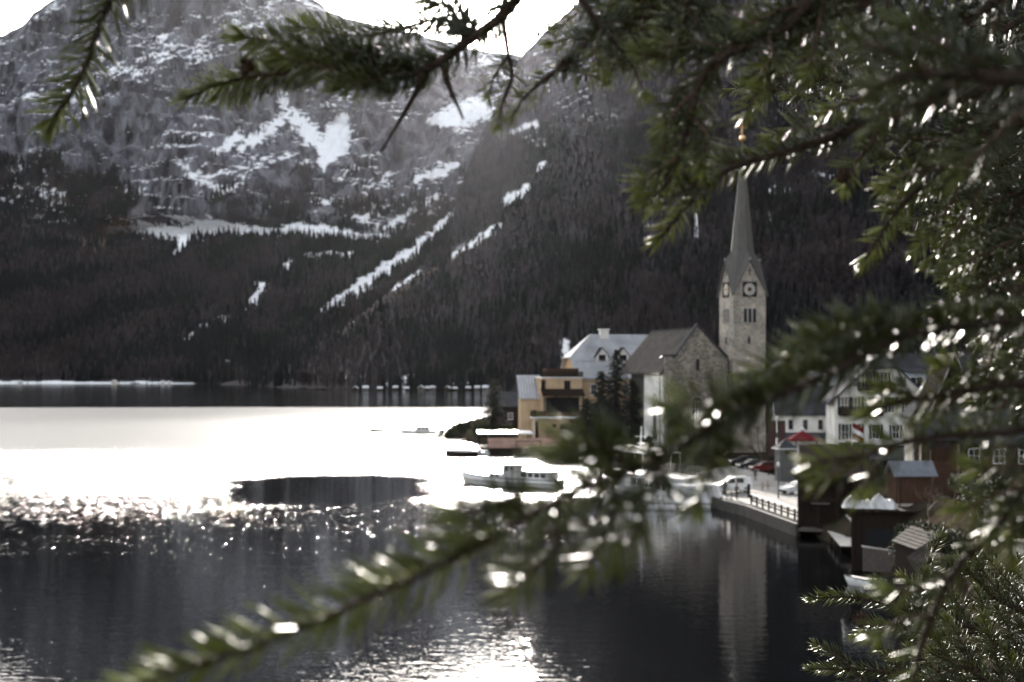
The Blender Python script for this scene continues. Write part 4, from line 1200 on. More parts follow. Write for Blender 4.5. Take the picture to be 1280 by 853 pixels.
def tarp_bundle(px, Y, L, Wd, Hh, seed, label):
    rr = random.Random(seed); mb = MB(); n = 10; m_ = 7
    vs = []
    for i in range(n + 1):
        for j in range(m_ + 1):
            u = i / n * 2 - 1; v = j / m_ * 2 - 1
            e = max(0, 1 - abs(u) ** 2.2) * max(0, 1 - abs(v) ** 2.4)
            z = Hh * (e ** .55) * (1 + .25 * math.sin(u * 7 + seed) * math.cos(v * 5)) + rr.uniform(0, .05)
            vs.append((u * L / 2, v * Wd / 2, z))
    fs = [(i * (m_ + 1) + j, (i + 1) * (m_ + 1) + j, (i + 1) * (m_ + 1) + j + 1, i * (m_ + 1) + j + 1) for i in range(n) for j in range(m_)]
    b = len(vs); vs += [(x, y, -.02) for x, y, z in vs]
    fs += [tuple(b + k for k in f[::-1]) for f in fs]
    mb.add(vs, fs)
    o = mb.build('tarpaulin_bundle', M['tarp'], None, loc=px_at(px, Y, 4.69), rz=rr.uniform(-.5, .3))
    return tag(o, label, 'tarpaulin', 'tarpaulins on the boathouse roof')
tarp_bundle(1064, 110, 1.3, 1.0, .75, 2, 'leftmost white tarpaulin bundle on the black boathouse roof')
tarp_bundle(1080, 109.5, 1.7, 1.1, .62, 5, 'wide pale tarpaulin second from left on the black boathouse roof')
tarp_bundle(1098, 109.6, 1.3, .9, .95, 8, 'tallest tarpaulin bundle third along the black boathouse roof')
tarp_bundle(1109, 109, 1.4, 1.1, .72, 11, 'rightmost white tarpaulin bundle on the black boathouse roof')

# landing stage with slatted pale rail
ld = thing('landing_stage', 'small pale plank landing stage with slatted rail between the two black boathouses', 'landing stage', (28.5, 128.5, 0), R(-97))
for i in range(30):
    MB().box(i * .37, 0, .72 + (i % 3) * .006, i * .37 + .34, 1.6, .8 + (i % 3) * .006).build('plank', M['pale_plank'], ld)
for x in (.1, 3.7, 7.3, 10.8):
    MB().box(x - .08, -.08, -1.6, x + .08, .08, .72).build('pile', M['dark_wood'], ld)
for i in range(26):
    if i in (14, 15): continue
    MB().box(.15 + i * .4, 1.66, .85, .15 + i * .4 + .28, 1.72, 2.15).build('rail_board', M['pale_plank'], ld)
MB().box(.05, 1.6, 2.15, 10.6, 1.78, 2.25).build('rail', M['pale_plank'], ld)
sc_ = thing('plank_screen', 'grey plank screen with a pale sloping top edge above the white rowboat', 'screen', px_at(1078, 105, 0.5), R(-22))
for i in range(12):
    MB().box(i * .2 + .01, 0, 0, i * .2 + .19, .06, 1.75 - i * .02).build('board', M['grey_wood'], sc_)
MB().extrude([(-.05, -.05, 1.78), (2.45, -.05, 1.54), (2.45, -.05, 1.62), (-.05, -.05, 1.86)], (0, .16, 0)).build('top_rail', M['pale_plank'], sc_)

# shingled hut roof
hut = thing('hut', 'small hut with a mossy brown shingle roof above the water', 'hut', (0, 0, 0))
A_, B_, C_, D_ = P(1139.5, 658, 86), P(1178, 669.5, 82.5), P(1145, 688, 79.5), P(1115, 677, 83.5)
def bil(u, v): return (A_ * (1 - u) + B_ * u) * (1 - v) + (D_ * (1 - u) + C_ * u) * v
nrm = (B_ - A_).cross(D_ - A_).normalized()
if nrm.z < 0: nrm = -nrm
M['shingle'] = mat('shingle', (.050, .043, .038), .9, .45, 2.5, .3, 9, spec=.03)
NRW, NCL = 6, 9
rr = random.Random(4)
for r_ in range(NRW):
    for c_i in range(NCL):
        u0, u1 = c_i / NCL, (c_i + 1) / NCL; v0, v1 = r_ / NRW, (r_ + 1.12) / NRW
        j = rr.uniform(-.008, .008)
        q = [bil(u0 + .004, v0), bil(u1 - .004, v0), bil(u1 - .004, v1 + j), bil(u0 + .004, v1 + j)]
        h0, h1 = nrm * .012, nrm * (.05 + rr.uniform(0, .02))
        mb = MB(); t = nrm * .022
        vs = [q[0] + h0, q[1] + h0, q[2] + h1, q[3] + h1]
        mb.add([p + t for p in vs] + vs, [(0, 1, 2, 3), (7, 6, 5, 4), (3, 2, 6, 7), (0, 3, 7, 4), (1, 5, 6, 2), (0, 4, 5, 1)])
        mb.build('shingle', M['shingle'], hut)
mb = MB(); mb.extrude([bil(.02, .02), bil(.98, .02), bil(.98, .98), bil(.02, .98)], -nrm * .08); mb.build('roof_deck', M['dark_wood'], hut)
mb = MB(); dn = Vector((0, 0, -3.2)); q = [bil(.06, .93), bil(.94, .93), bil(.94, .5), bil(.06, .5)]
mb.extrude([p + Vector((0, 0, -.12)) for p in q], dn); mb.build('wall', M['dark_wood'], hut)
E_, F_, G_, H_ = P(1162, 676, 80.5), P(1187, 702, 78.5), P(1151, 725, 76), P(1134, 696, 78.5)
def bil2(u, v): return (E_ * (1 - u) + F_ * u) * (1 - v) + (H_ * (1 - u) + G_ * u) * v
n2_ = (F_ - E_).cross(H_ - E_).normalized()
if n2_.z < 0: n2_ = -n2_
for i in range(6):
    u0, u1 = i / 6 + .006, (i + 1) / 6 - .006
    q = [bil2(u0, 0), bil2(u1, 0), bil2(u1, 1), bil2(u0, 1)]
    MB().extrude([p + n2_ * rr.uniform(0, .02) for p in q], -n2_ * .05).build('roof_board', M['shingle'], hut)

rl = thing('log_rail', 'sunlit reddish log rail on a single post among bare twigs', 'rail', (0, 0, 0))
MB().tube([P(1194, 612, 96), P(1228, 611, 95), P(1266, 612, 94)], [.10, .11, .10], 8).build('rail', M['red_wood'], rl)
a = P(1195, 612, 96.1); MB().tube([a + Vector((0, 0, .15)), Vector((a.x, a.y, ground_z(a.x, a.y) - .4))], .09, 8).build('post', M['red_wood'], rl)
a = P(1262, 612, 94.2); MB().tube([a, Vector((a.x, a.y, ground_z(a.x, a.y) - .4))], .09, 8).build('post', M['red_wood'], rl)
gw = MB(); c = P(1266, 700, 52); gw.box(0, 0, -3, 3, .5, .7); tag(gw.build('garden_wall', M['stucco_cream'], None, loc=(c.x, c.y, c.z), rz=R(-12), ), 'cream rendered garden wall at the lower right edge', 'wall')

# ------------------------------------------------------------------ cottages along the far shore
def cottage(px, Y, w, roofm, label, wallm, g, rzz=0.0):
    r, rf = house('cottage', label, px_at(px, Y, .6), rzz, w, w * 1.2, w * .5, w * .85, wallm, roofm, .3, random.choice(['x', 'y']), g, 'cottage', base=2.5)
    window(r, FRONT, w * .5, w * .15, w * .18, w * .22, M['dark_wood'], bars=(1, 1), sill=False)
M['snow_roof'] = mat('snow_roof', (.62, .62, .64), .9, .04, 1)
far_h = [(444, 3.0, 0, 'leftmost dark boathouse with snowy roof in the far village'), (457, 3.4, 1, 'white cottage second from the left in the far village'), (475, 2.8, 0, 'dark snow roofed cottage third from the left in the far village'), (494, 3.2, 0, 'snow roofed cottage fourth from the left in the far village'), (509, 2.6, 0, 'small dark boathouse left of the middle far village cottage'), (525, 3.8, 1, 'wide white cottage at the middle of the far village shore'), (535, 2.8, 0, 'dark cottage right of the wide white middle cottage'), (541, 3.4, 1, 'pale cottage set back behind the far village row'), (559, 3.2, 0, 'snow roofed dark cottage left of the far landing'), (570, 2.4, 0, 'tiny dark hut near the far landing'), (586, 3.0, 0, 'dark boathouse at the far landing'), (597, 3.4, 1, 'white house near the right end of the far village'), (606, 3.8, 1, 'rightmost white house of the far village shore')]
rr = random.Random(9)
for px, w, wh_, lb in far_h:
    cottage(px - 3, 938 + rr.uniform(-4, 22), w, M['snow_roof'], lb, M['grey_wood'] if wh_ else M['dark_wood'], 'cottages along the far shore', rr.uniform(-.3, .3))
for px, w, lb in ((22, 3.2, 'white lakeside house near the left edge of the far shore'), (139, 4.2, 'white lakeside house in the middle of the left far shore'), (201, 3.0, 'smaller white lakeside hut right of the middle of the left far shore'), (209, 2.6, 'narrow white hut with snowy roof on the left far shore')):
    cottage(px, 1340, w, M['snow_roof'], lb, M['stucco_cream'], 'houses on the left far shore')
# ------------------------------------------------------------------ boats
def hull(mb, L, B, fb, draft=.5, bow=.9, stern_w=.8, sheer=.35, n=14, rake=.6, M4=None):
    """Bow toward +x, stern at x = 0; closed shell with a deck."""
    secs = []
    for i in range(n + 1):
        u = i / n
        hb = B / 2 * (1 - max(0, (u - .45) / .55) ** (2.2 / bow)) * (stern_w + (1 - stern_w) * min(1, u / .35))
        hb = max(hb, .02)
        top = fb + sheer * (max(0, u - .3) / .7) ** 2 + .12 * sheer * (1 - u)
        xs = u * L
        secs.append([(xs + rake * u ** 4, hb, top), (xs + rake * .5 * u ** 4, hb * .93, top * .35), (xs, hb * .75, -draft * .4), (xs - .2 * u, 0, -draft)])
    vs, fs = [], []
    for s in secs:
        row = s + [(x, -y, z) for x, y, z in s[-2::-1]]
        vs += row
    m_ = 7
    for i in range(n):
        for k in range(m_ - 1):
            fs.append((i * m_ + k, i * m_ + k + 1, (i + 1) * m_ + k + 1, (i + 1) * m_ + k))
        fs.append((i * m_ + m_ - 1, i * m_, (i + 1) * m_, (i + 1) * m_ + m_ - 1))
    fs.append(tuple(range(m_)))
    mb.add(vs, fs, M4)
    return secs
def gunwale(secs, r, m, parent, name='gunwale'):
    mb = MB()
    mb.tube([s[0] for s in secs], r, 5); mb.tube([(x, -y, z) for x, y, z in [s[0] for s in secs]], r, 5)
    return mb.build(name, m, parent)
def cabin_box(mb, x0, x1, hw0, hw1, z0, z1, rake0=.0, rake1=.0):
    vs = [(x0, -hw0, z0), (x1, -hw0, z0), (x1, hw0, z0), (x0, hw0, z0), (x0 + rake0, -hw1, z1), (x1 - rake1, -hw1, z1), (x1 - rake1, hw1, z1), (x0 + rake0, hw1, z1)]
    return mb.add(vs, [(3, 2, 1, 0), (4, 5, 6, 7), (0, 1, 5, 4), (1, 2, 6, 5), (2, 3, 7, 6), (3, 0, 4, 7)])
def boat_windows(parent, xs, hw, z0, z1, w, m=None):
    for x in xs:
        for sg in (-1, 1):
            MB().box(x - w / 2, sg * hw - .025, z0, x + w / 2, sg * hw + .025, z1).build('window', m or M['glass'], parent)

# cabin cruiser moored by the hotel: bow to the left, a little away from us
a = px_at(690, 184); b = px_at(584, 191)
ang = math.atan2(b.y - a.y, b.x - a.x); Lb_ = (b - a).length + 1.6
cb = thing('cabin_boat', 'white cabin passenger boat with a wheelhouse and small flag moored off the hotel', 'boat', a - (b - a).normalized() * 1.2, ang)
mb = MB(); sc = hull(mb, Lb_, 3.0, .95, bow=.8, rake=.7, sheer=.55); mb.build('hull', M['boat_white'], cb, smooth=True)
gunwale(sc, .06, M['black_paint'], cb)
mb = MB(); mb.tube([(x, y + .01, z * .45) for x, y, z in [s[0] for s in sc]], .05, 5); mb.tube([(x, -y - .01, z * .45) for x, y, z in [s[0] for s in sc]], .05, 5); mb.build('rubbing_strake', M['car_red'], cb)
mb = MB(); cabin_box(mb, 1.0, 6.6, 1.25, 1.15, .9, 2.05); mb.build('saloon', M['boat_white'], cb)
MB().box(.7, -1.4, 2.05, 7.0, 1.4, 2.15).build('saloon_roof', M['boat_white'], cb)
boat_windows(cb, [1.8, 2.8, 3.8, 4.8], 1.2, 1.3, 1.85, .75)
mb = MB(); cabin_box(mb, 6.2, 8.3, 1.05, .95, .95, 2.75, .0, .25); wh = mb.build('wheelhouse', M['boat_white'], cb)
MB().box(6.0, -1.15, 2.75, 8.35, 1.15, 2.85).build('wheelhouse_roof', M['boat_white'], cb)
boat_windows(wh, [6.7, 7.5], 1.0, 1.95, 2.55, .5)
MB().box(8.02, -.7, 1.95, 8.2, .7, 2.5).build('windscreen', M['glass'], wh)
mb = MB(); cabin_box(mb, 8.6, 10.6, .95, .85, 1.0, 1.6, 0, .4); mb.build('fore_cabin', M['boat_white'], cb)
boat_windows(cb, [9.1, 9.8], .9, 1.15, 1.45, .5)
MB().tube([(7.2, 0, 2.8), (7.0, 0, 4.0)], .04, 6).build('mast', M['boat_white'], cb)
mb = MB(); mb.extrude([(7.0, .01, 3.95), (6.5, .05, 3.7), (6.45, .05, 3.35), (7.08, .01, 3.5)], (0, .02, 0)); mb.build('pennant', M['white_cloth'], cb)
MB().tube([(Lb_ + .2, 0, 1.4), (Lb_ + .35, 0, 2.7)], .03, 6).build('jackstaff', M['iron'], cb)
mb = MB(); mb.extrude([(Lb_ + .33, 0, 2.65), (Lb_ - .1, .05, 2.5), (Lb_ - .1, .05, 2.1), (Lb_ + .3, 0, 2.2)], (0, .02, 0)); mb.build('flag', M['red_cloth'], cb)
rl_ = MB(); rl_.tube([(s[0][0], s[0][1] * .95, s[0][2] + .55) for s in sc[9:]], .02, 4); rl_.tube([(s[0][0], -s[0][1] * .95, s[0][2] + .55) for s in sc[9:]], .02, 4)
for s in sc[9:]:
    for sg in (-1, 1): rl_.tube([(s[0][0], sg * s[0][1] * .95, s[0][2]), (s[0][0], sg * s[0][1] * .95, s[0][2] + .55)], .018, 4)
tag(rl_.build('bow_rail', M['boat_white'], cb), kind='stuff')

# the passenger ship seen from the stern quarter
a = px_at(877, 157.5); b = px_at(772, 178)
ang = math.atan2(b.y - a.y, b.x - a.x); Ls = (b - a).length + 3
ps = thing('passenger_ship', 'white lake passenger ship with roofed deck and mast seen from its stern', 'ship', a, ang)
mb = MB(); sc = hull(mb, Ls, 5.6, 1.0, .7, bow=.8, stern_w=.95, sheer=.7, rake=1.2, n=18); mb.build('hull', M['boat_white'], ps, smooth=True)
gunwale(sc, .09, M['boat_white'], ps)
mb = MB()
mb.add([(-.35, -2.95, .55), (-.35, 2.95, .55), (.75, 2.25, 2.45), (.75, -2.25, 2.45), (3.2, 2.25, 2.5), (3.2, -2.25, 2.5), (3.2, 2.95, .7), (3.2, -2.95, .7)], [(0, 3, 2, 1), (3, 5, 4, 2), (1, 2, 4, 6), (0, 7, 5, 3), (0, 1, 6, 7), (4, 5, 7, 6)])
mb.build('stern_cover', M['boat_white'], ps)
slope = math.atan2(1.1, 1.9)
lettering(ps, 'HALLSTATT', .62, Matrix.Translation((.42, 0, 1.82)) @ Matrix.Rotation(R(-90), 4, 'Z') @ Matrix.Rotation(-slope, 4, 'X') @ Matrix.Translation((0, -.03, 0)), M['black_paint'])
mb = MB(); cabin_box(mb, 3.6, Ls * .72, 2.2, 2.1, .95, 2.9, 0, .4); sal = mb.build('saloon', M['boat_white'], ps)
boat_windows(sal, [4.8 + 1.6 * k for k in range(6)], 2.16, 1.6, 2.5, 1.2)
MB().box(3.3, -2.5, 2.9, Ls * .74, 2.5, 3.02).build('upper_deck', M['boat_white'], ps)
x0, x1 = Ls * .38, Ls * .80
n_ = 8; vs = []
for i in range(n_ + 1):
    for y, z in ((-2.5, 5.55), (-1.3, 5.8), (0, 5.88), (1.3, 5.8), (2.5, 5.55)):
        vs.append((x0 + (x1 - x0) * i / n_, y, z + .05 * math.sin(i * 1.7)))
fs = [(i * 5 + j, (i + 1) * 5 + j, (i + 1) * 5 + j + 1, i * 5 + j + 1) for i in range(n_) for j in range(4)]
b_ = len(vs); vs += [(x, y, z - .14) for x, y, z in vs]; fs += [tuple(b_ + k for k in f[::-1]) for f in fs]
fs += [(i * 5, b_ + i * 5, b_ + (i + 1) * 5, (i + 1) * 5) for i in range(n_)] + [(i * 5 + 4, (i + 1) * 5 + 4, b_ + (i + 1) * 5 + 4, b_ + i * 5 + 4) for i in range(n_)] + [tuple(range(5)) + tuple(b_ + k for k in range(4, -1, -1)), tuple(n_ * 5 + k for k in range(4, -1, -1)) + tuple(b_ + n_ * 5 + k for k in range(5))]
MB().add(vs, fs).build('canopy', M['white_cloth'], ps)
for i in range(5):
    for sg in (-1, 1):
        x = x0 + .2 + (x1 - x0 - .4) * i / 4
        MB().tube([(x, sg * 2.4, 3.0), (x, sg * 2.4, 5.5)], .05, 6).build('stanchion', M['boat_white'], ps)
for sg in (-1, 1):
    q = MB()
    for z in (3.4, 3.75, 4.05): q.tube([(3.4, sg * 2.45, z), (x1, sg * 2.45, z)], .025, 4)
    for i in range(16): q.tube([(3.4 + (x1 - 3.4) * i / 15, sg * 2.45, 3.0), (3.4 + (x1 - 3.4) * i / 15, sg * 2.45, 4.05)], .025, 4)
    tag(q.build('deck_rail', M['boat_white'], ps), kind='stuff')
xm = Ls * .62
mst = MB().tube([(xm, 0, 5.8), (xm - .35, 0, 8.4)], [.16, .07], 8).build('mast', M['boat_white'], ps)
MB().tube([(xm - .22, -.75, 7.2), (xm - .22, .75, 7.2)], .05, 6).build('crosstree', M['boat_white'], mst)
MB().box(xm - .35, -.4, 6.25, xm + .1, .4, 6.4).build('radar', M['boat_white'], mst)

def small_boat(name, label, px, Y, L, B, rz, hm, top=None, fb=.55, group=None, rake=.4):
    t = thing(name, label, 'boat', px_at(px, Y), rz, group)
    mb = MB(); s = hull(mb, L, B, fb, .25, bow=.85, rake=rake, sheer=.3); mb.build('hull', hm, t, smooth=True)
    gunwale(s, .05, M['pale_plank'] if hm is M['dark_wood'] else M['dark_wood'], t)
    if top == 'screen':
        q = MB(); cabin_box(q, L * .48, L * .8, B * .3, B * .2, fb, fb + .5, .0, .5); q.build('fore_deck', hm, t)
        q = MB(); q.extrude([(L * .5, -B * .33, fb + .35), (L * .5, B * .33, fb + .35), (L * .42, B * .28, fb + .95), (L * .42, -B * .28, fb + .95)], (.03, 0, 0)); q.build('windscreen', M['glass'], t)
        MB().box(L * .1, -B * .3, fb - .1, L * .3, B * .3, fb + .3).build('seat', M['white_cloth'], t)
    elif top == 'cover':
        n = 10; vs = []
        for i in range(n + 1):
            u = i / n; hb = s[int(u * 14)][0][1] * 1.04; zz = s[int(u * 14)][0][2]
            for k in (-1, -.5, 0, .5, 1): vs.append((.02 + u * (L * .98), hb * k, zz + .06 + .4 * (1 - k * k) * math.sin(math.pi * min(1, .12 + u * .88))))
        fs = [(i * 5 + j, (i + 1) * 5 + j, (i + 1) * 5 + j + 1, i * 5 + j + 1) for i in range(n) for j in range(4)]
        b0 = len(vs); vs += [(x, y, z - .05) for x, y, z in vs]; fs += [tuple(b0 + k for k in f[::-1]) for f in fs]
        MB().add(vs, fs).build('cover', M['tarp'], t)
    elif top == 'cabin':
        q = MB(); cabin_box(q, L * .2, L * .62, B * .36, B * .32, fb, fb + .95, .1, .3); c = q.build('cabin', M['boat_white'], t)
        MB().box(L * .17, -B * .4, fb + .95, L * .63, B * .4, fb + 1.03).build('cabin_roof', M['boat_white'], t)
        boat_windows(c, [L * .28, L * .38, L * .48], B * .345, fb + .35, fb + .8, L * .07)
        MB().tube([(L * .96, 0, fb + .3), (L * .98, 0, fb + 1.5)], .03, 5).build('jackstaff', M['iron'], t)
    else:
        for x in (.25, .5, .72):
            MB().box(L * x, -s[int(x * 14)][0][1] * .95, fb - .08, L * x + .25, s[int(x * 14)][0][1] * .95, fb + .02).build('thwart', M['pale_plank'], t)
    return t
small_boat('motor_boat', 'long white tour boat with a low cabin moored farthest out', 546, 336, 8.3, 2.1, R(177), M['boat_white'], 'cabin', .6)
small_boat('rowing_boat', 'dark low wooden barge lying left of the tour boat', 500, 345, 7.0, 1.8, R(178), M['dark_wood'], None, .35)
small_boat('covered_boat', 'wide dark barge under a white cover beside the jetty', 597, 250, 5.6, 2.6, R(180), M['dark_wood'], 'cover', .75, rake=.1)
small_boat('motor_boat', 'small white motorboat with windscreen between cover barge and boathouse', 613, 252, 3.6, 1.6, R(165), M['boat_white'], 'screen', .6)
small_boat('motor_boat', 'white motorboat with rounded bow in front of the passenger ship', 846, 155.5, 4.6, 1.9, R(166), M['boat_white'], 'screen', .7)
small_boat('rowing_boat', 'white rowing boat tied under the grey plank screen', 1108, 100.5, 2.6, 1.1, R(155), M['boat_white'], None, .45)
tag(MB().tube([(0, 0, -1), (0, 0, 3.6)], .09, 7).build('mooring_post', M['grey_wood'], None, loc=px_at(583, 283)), 'thin grey mooring pole behind the covered barge', 'post')
c = Pz(936, 634, 0); tag(MB().tube([(0, 0, -1.5), (0, 0, 2.6)], [.2, .17], 10).build('mooring_post', M['dark_wood'], None, loc=(c.x - .1, c.y - .6, 0)), 'thick dark pile where the quay fence begins', 'post')

# ------------------------------------------------------------------ cars
def car(label, loc, rz, paint, van=False, group='cars on the square'):
    t = thing('parked_van' if van else 'parked_car', label, 'van' if van else 'car', loc, rz, group)
    if van:
        prof = [(0, .32), (.02, .75), (.12, .95), (.75, 1.12), (1.0, 1.18), (1.75, 1.72), (2.2, 1.82), (3.7, 1.82), (4.1, 1.74), (4.25, 1.0), (4.28, .4), (3.9, .28), (.3, .26)]
        wins = [[(1.12, 1.14), (1.80, 1.62), (2.15, 1.66), (2.15, 1.14)], [(2.3, 1.14), (2.3, 1.68), (3.2, 1.68), (3.2, 1.14)]]
    else:
        prof = [(0, .32), (.02, .62), (.15, .78), (1.0, .92), (1.2, .96), (1.95, 1.40), (2.4, 1.46), (3.1, 1.42), (3.8, 1.0), (4.15, .95), (4.22, .6), (4.2, .35), (3.9, .25), (.3, .24)]
        wins = [[(1.32, .98), (1.98, 1.34), (2.4, 1.38), (2.4, .98)], [(2.5, .98), (2.5, 1.38), (3.05, 1.34), (3.55, .98)]]
    yw = lambda z: .84 - .22 * max(0, (z - (1.05 if van else .9)) / .8) - .05 * max(0, .5 - z)
    n = len(prof); vs = [(x, -yw(z), z) for x, z in prof] + [(x, yw(z), z) for x, z in prof]
    fs = [tuple(range(n)), tuple(range(2 * n - 1, n - 1, -1))] + [(i, i + n, (i + 1) % n + n, (i + 1) % n) for i in range(n)]
    MB().add(vs, fs).build('body', paint, t)
    for w in wins:
        for sg in (-1, 1):
            q = [(x, sg * (yw(z) + .008), z) for x, z in w]
            MB().extrude(q, (0, sg * .012, 0)).build('side_window', M['glass'], t)
    (xa, za), (xb, zb) = (prof[4], prof[5])
    e = .05; xa2, za2 = xa + (xb - xa) * .1, za + (zb - za) * .1; xb2, zb2 = xa + (xb - xa) * .92, za + (zb - za) * .92
    MB().extrude([(xa2, -yw(za) + .08, za2), (xa2, yw(za) - .08, za2), (xb2, yw(zb) - .08, zb2), (xb2, -yw(zb) + .08, zb2)], (-.02, 0, .025)).build('windscreen', M['glass'], t)
    xr, zr = prof[9 if van else 8]
    MB().box(4.2 if van else 4.14, -.55, 1.1 if van else .7, 4.26 if van else 4.23, .55, 1.55 if van else .82).build('rear_window', M['glass'], t)
    for x in (.78, 3.42):
        for sg in (-1, 1):
            T = Matrix.Translation((x, sg * .72, .31)) @ Matrix.Rotation(R(90), 4, 'X')
            w = MB().lathe([(.2, -.1), (.31, -.1), (.32, -.05), (.32, .05), (.31, .1), (.2, .1)], 14, T).build('wheel', M['rubber'], t)
            MB().lathe([(.0, -.108), (.19, -.115), (.19, .115), (0, .108)], 10, T).build('rim', M['metal_roof'], w)
    for sg in (-1, 1):
        MB().box(.0, sg * .62 - .15, .62, .12, sg * .62 + .15, .78).build('headlight', M['light_glass'], t)
        MB().box(4.18, sg * .68 - .1, .7, 4.29, sg * .68 + .1, .95).build('tail_light', M['red_cloth'], t)
        MB().box(1.15, sg * .92 - .08, .98, 1.35, sg * .92 + .08, 1.12).build('mirror', paint, t)
    MB().box(-.04, -.78, .3, .12, .78, .5).build('bumper', M['black_paint'], t)
    return t
c = Pz(894, 616, 1.13); car('white panel van parked on the pale square by the fence', (c.x, c.y, 1.13), R(14), M['car_white'], True)
c = Pz(978, 618, 1.13); car('white car half hidden behind the black boathouse', (c.x, c.y, 1.13), R(24), M['car_white'])
for px, py, rz_, pm, lb in ((912, 581, 12, 'car_dark', 'leftmost dark car in the row behind the van'), (922, 586, 16, 'car_dark', 'black car between the leftmost dark car and the dark red one'), (938, 589, 14, 'car_red', 'dark red car parked behind the square'), (966, 589, 20, 'car_dark', 'dark car behind the street lamp')):
    c = Pz(px, py, 1.13); car(lb, (c.x, c.y, 1.0), R(rz_), M[pm])

# ------------------------------------------------------------------ fence, lamp, banners, flag, parasol
f0, f1 = Pz(937, 630.5, 1.13), Pz(1000, 652.5, 1.13)
fd = f1 - f0; fl = Vector((fd.x, fd.y, 0)).length; fa = math.atan2(fd.y, fd.x)
fn_ = thing('quay_fence', 'timber quay fence with sunlit top rail coloured pale along the water edge', 'fence', (f0.x, f0.y, 1.12), fa)
np_ = 9
for i in range(np_):
    MB().box(fl * i / (np_ - 1) - .08, .1, -.3, fl * i / (np_ - 1) + .08, .26, 1.02).build('post', M['dark_wood'], fn_)
MB().box(-.15, .06, 1.02, fl + .1, .32, 1.1).build('top_rail', M['white_paint'], fn_)  # white colour stands in for sunlight along the rail top
for z in (.3, .62): MB().box(-.1, .262, z, fl + .1, .33, z + .13).build('rail', M['dark_wood'], fn_)
for k, (xa, xb) in enumerate(((1, 2), (2, 3), (3, 4))):
    MB().extrude([(fl * xa / 8, .15, .2), (fl * xa / 8 + .12, .15, .2), (fl * xb / 8, .15, .95), (fl * xb / 8 - .12, .15, .95)], (0, .05, 0)).build('brace', M['dark_wood'], fn_)
c = Pz(908, 625.5, 1.13)
g_ = thing('boarding_gate', 'small dark railing gate on the quay behind the ship stern', 'gate', (c.x, c.y, 1.12), R(-12))
for x in (0, .55, 1.1): MB().tube([(x, 0, 0), (x, 0, 1.1)], .04, 6).build('post', M['iron'], g_)
for z in (.5, 1.05): MB().tube([(0, 0, z), (1.1, 0, z)], .03, 6).build('rail', M['iron'], g_)
c = Pz(973, 623, 1.13)
lp = thing('street_lamp', 'slim dark street lamp with a white globe on the square', 'lamp', (c.x, c.y, 1.1))
MB().tube([(0, 0, 0), (0, 0, .5), (0, 0, 3.5)], [.1, .06, .045], 8).build('pole', M['iron'], lp)
MB().lathe([(.05, 3.5), (.18, 3.62), (.2, 3.78), (.12, 3.95), (.03, 4.0)], 10).build('globe', M['light_glass'], lp, smooth=True)
MB().tube([(-.45, 0, 3.2), (.45, 0, 3.2)], .03, 6).build('cross_arm', M['iron'], lp)
for px, lb in ((961, 'left of two tall faded red banners'), (973, 'right of two tall faded red banners')):
    c = px_at(px, 190, 1.5)
    t = thing('banner', lb + ' hanging on poles by the grey kiosk', 'banner', c, R(10), 'red banners')
    MB().tube([(-.08, 0, -.5), (-.08, 0, 7.2)], .06, 6).build('pole', M['iron'], t)
    n = 10; vs = []
    for i in range(n + 1):
        for x in (0, .5, 1.0): vs.append((x, .06 * math.sin(i * .9 + x * 2), 6.9 - i * .46))
    fs = [(i * 3 + j, i * 3 + j + 1, (i + 1) * 3 + j + 1, (i + 1) * 3 + j) for i in range(n) for j in range(2)]
    b0 = len(vs); vs += [(x, y + .015, z) for x, y, z in vs]; fs += [tuple(b0 + k for k in f[::-1]) for f in fs]
    MB().add(vs, fs).build('cloth', M['banner_red'], t)
    MB().tube([(-.1, 0, 6.95), (1.05, 0, 6.95)], .03, 6).build('yard', M['iron'], t)
c = px_at(1065, 170, 0); gz = ground_z(c.x, c.y)
fg = thing('flag', 'red and white striped flag blowing on a pole before the guesthouse', 'flag', (c.x, c.y, gz))
zt_ = H - (528 - HY) / F * 170 - gz
MB().tube([(0, 0, -.5), (0, 0, zt_ + .3)], .05, 7).build('pole', M['white_paint'], fg)
for k, m_ in enumerate(('red_cloth', 'white_cloth', 'red_cloth')):
    n = 8; vs = []
    for i in range(n + 1):
        for j in (0, 1):
            u = i / n; vs.append((.06 + u * 1.35, .12 * math.sin(u * 7), zt_ - .62 * (k + j) - .75 * u))
    fs = [(2 * i, 2 * i + 1, 2 * i + 3, 2 * i + 2) for i in range(n)]
    b0 = len(vs); vs += [(x, y + .012, z) for x, y, z in vs]; fs += [tuple(b0 + q for q in f[::-1]) for f in fs]
    MB().add(vs, fs).build('stripe', M[m_], fg)
c = px_at(1003, 192, 0); gz = ground_z(c.x, c.y)
pz_ = H - (549 - HY) / F * 192 - gz
pr = thing('parasol', 'dark red square parasol with pale finial on the guesthouse terrace', 'parasol', (c.x, c.y, gz))
MB().tube([(0, 0, 0), (0, 0, pz_ + 1.1)], .05, 6).build('pole', M['pale_plank'], pr)
MB().add([(-1.9, -1.6, pz_), (1.9, -1.6, pz_), (1.9, 1.6, pz_), (-1.9, 1.6, pz_), (0, 0, pz_ + 1.15), (-1.9, -1.6, pz_ - .22), (1.9, -1.6, pz_ - .22), (1.9, 1.6, pz_ - .22), (-1.9, 1.6, pz_ - .22)], [(0, 1, 4), (1, 2, 4), (2, 3, 4), (3, 0, 4), (0, 5, 6, 1), (1, 6, 7, 2), (2, 7, 8, 3), (3, 8, 5, 0)]).build('canopy', M['red_cloth'], pr)
MB().lathe([(.05, pz_ + 1.1), (.26, pz_ + 1.25), (.3, pz_ + 1.4), (.05, pz_ + 1.6)], 8).build('finial', M['white_cloth'], pr)
c = px_at(975, 180, 0); gz = ground_z(c.x, c.y)
kz = H - (549 - HY) / F * 180
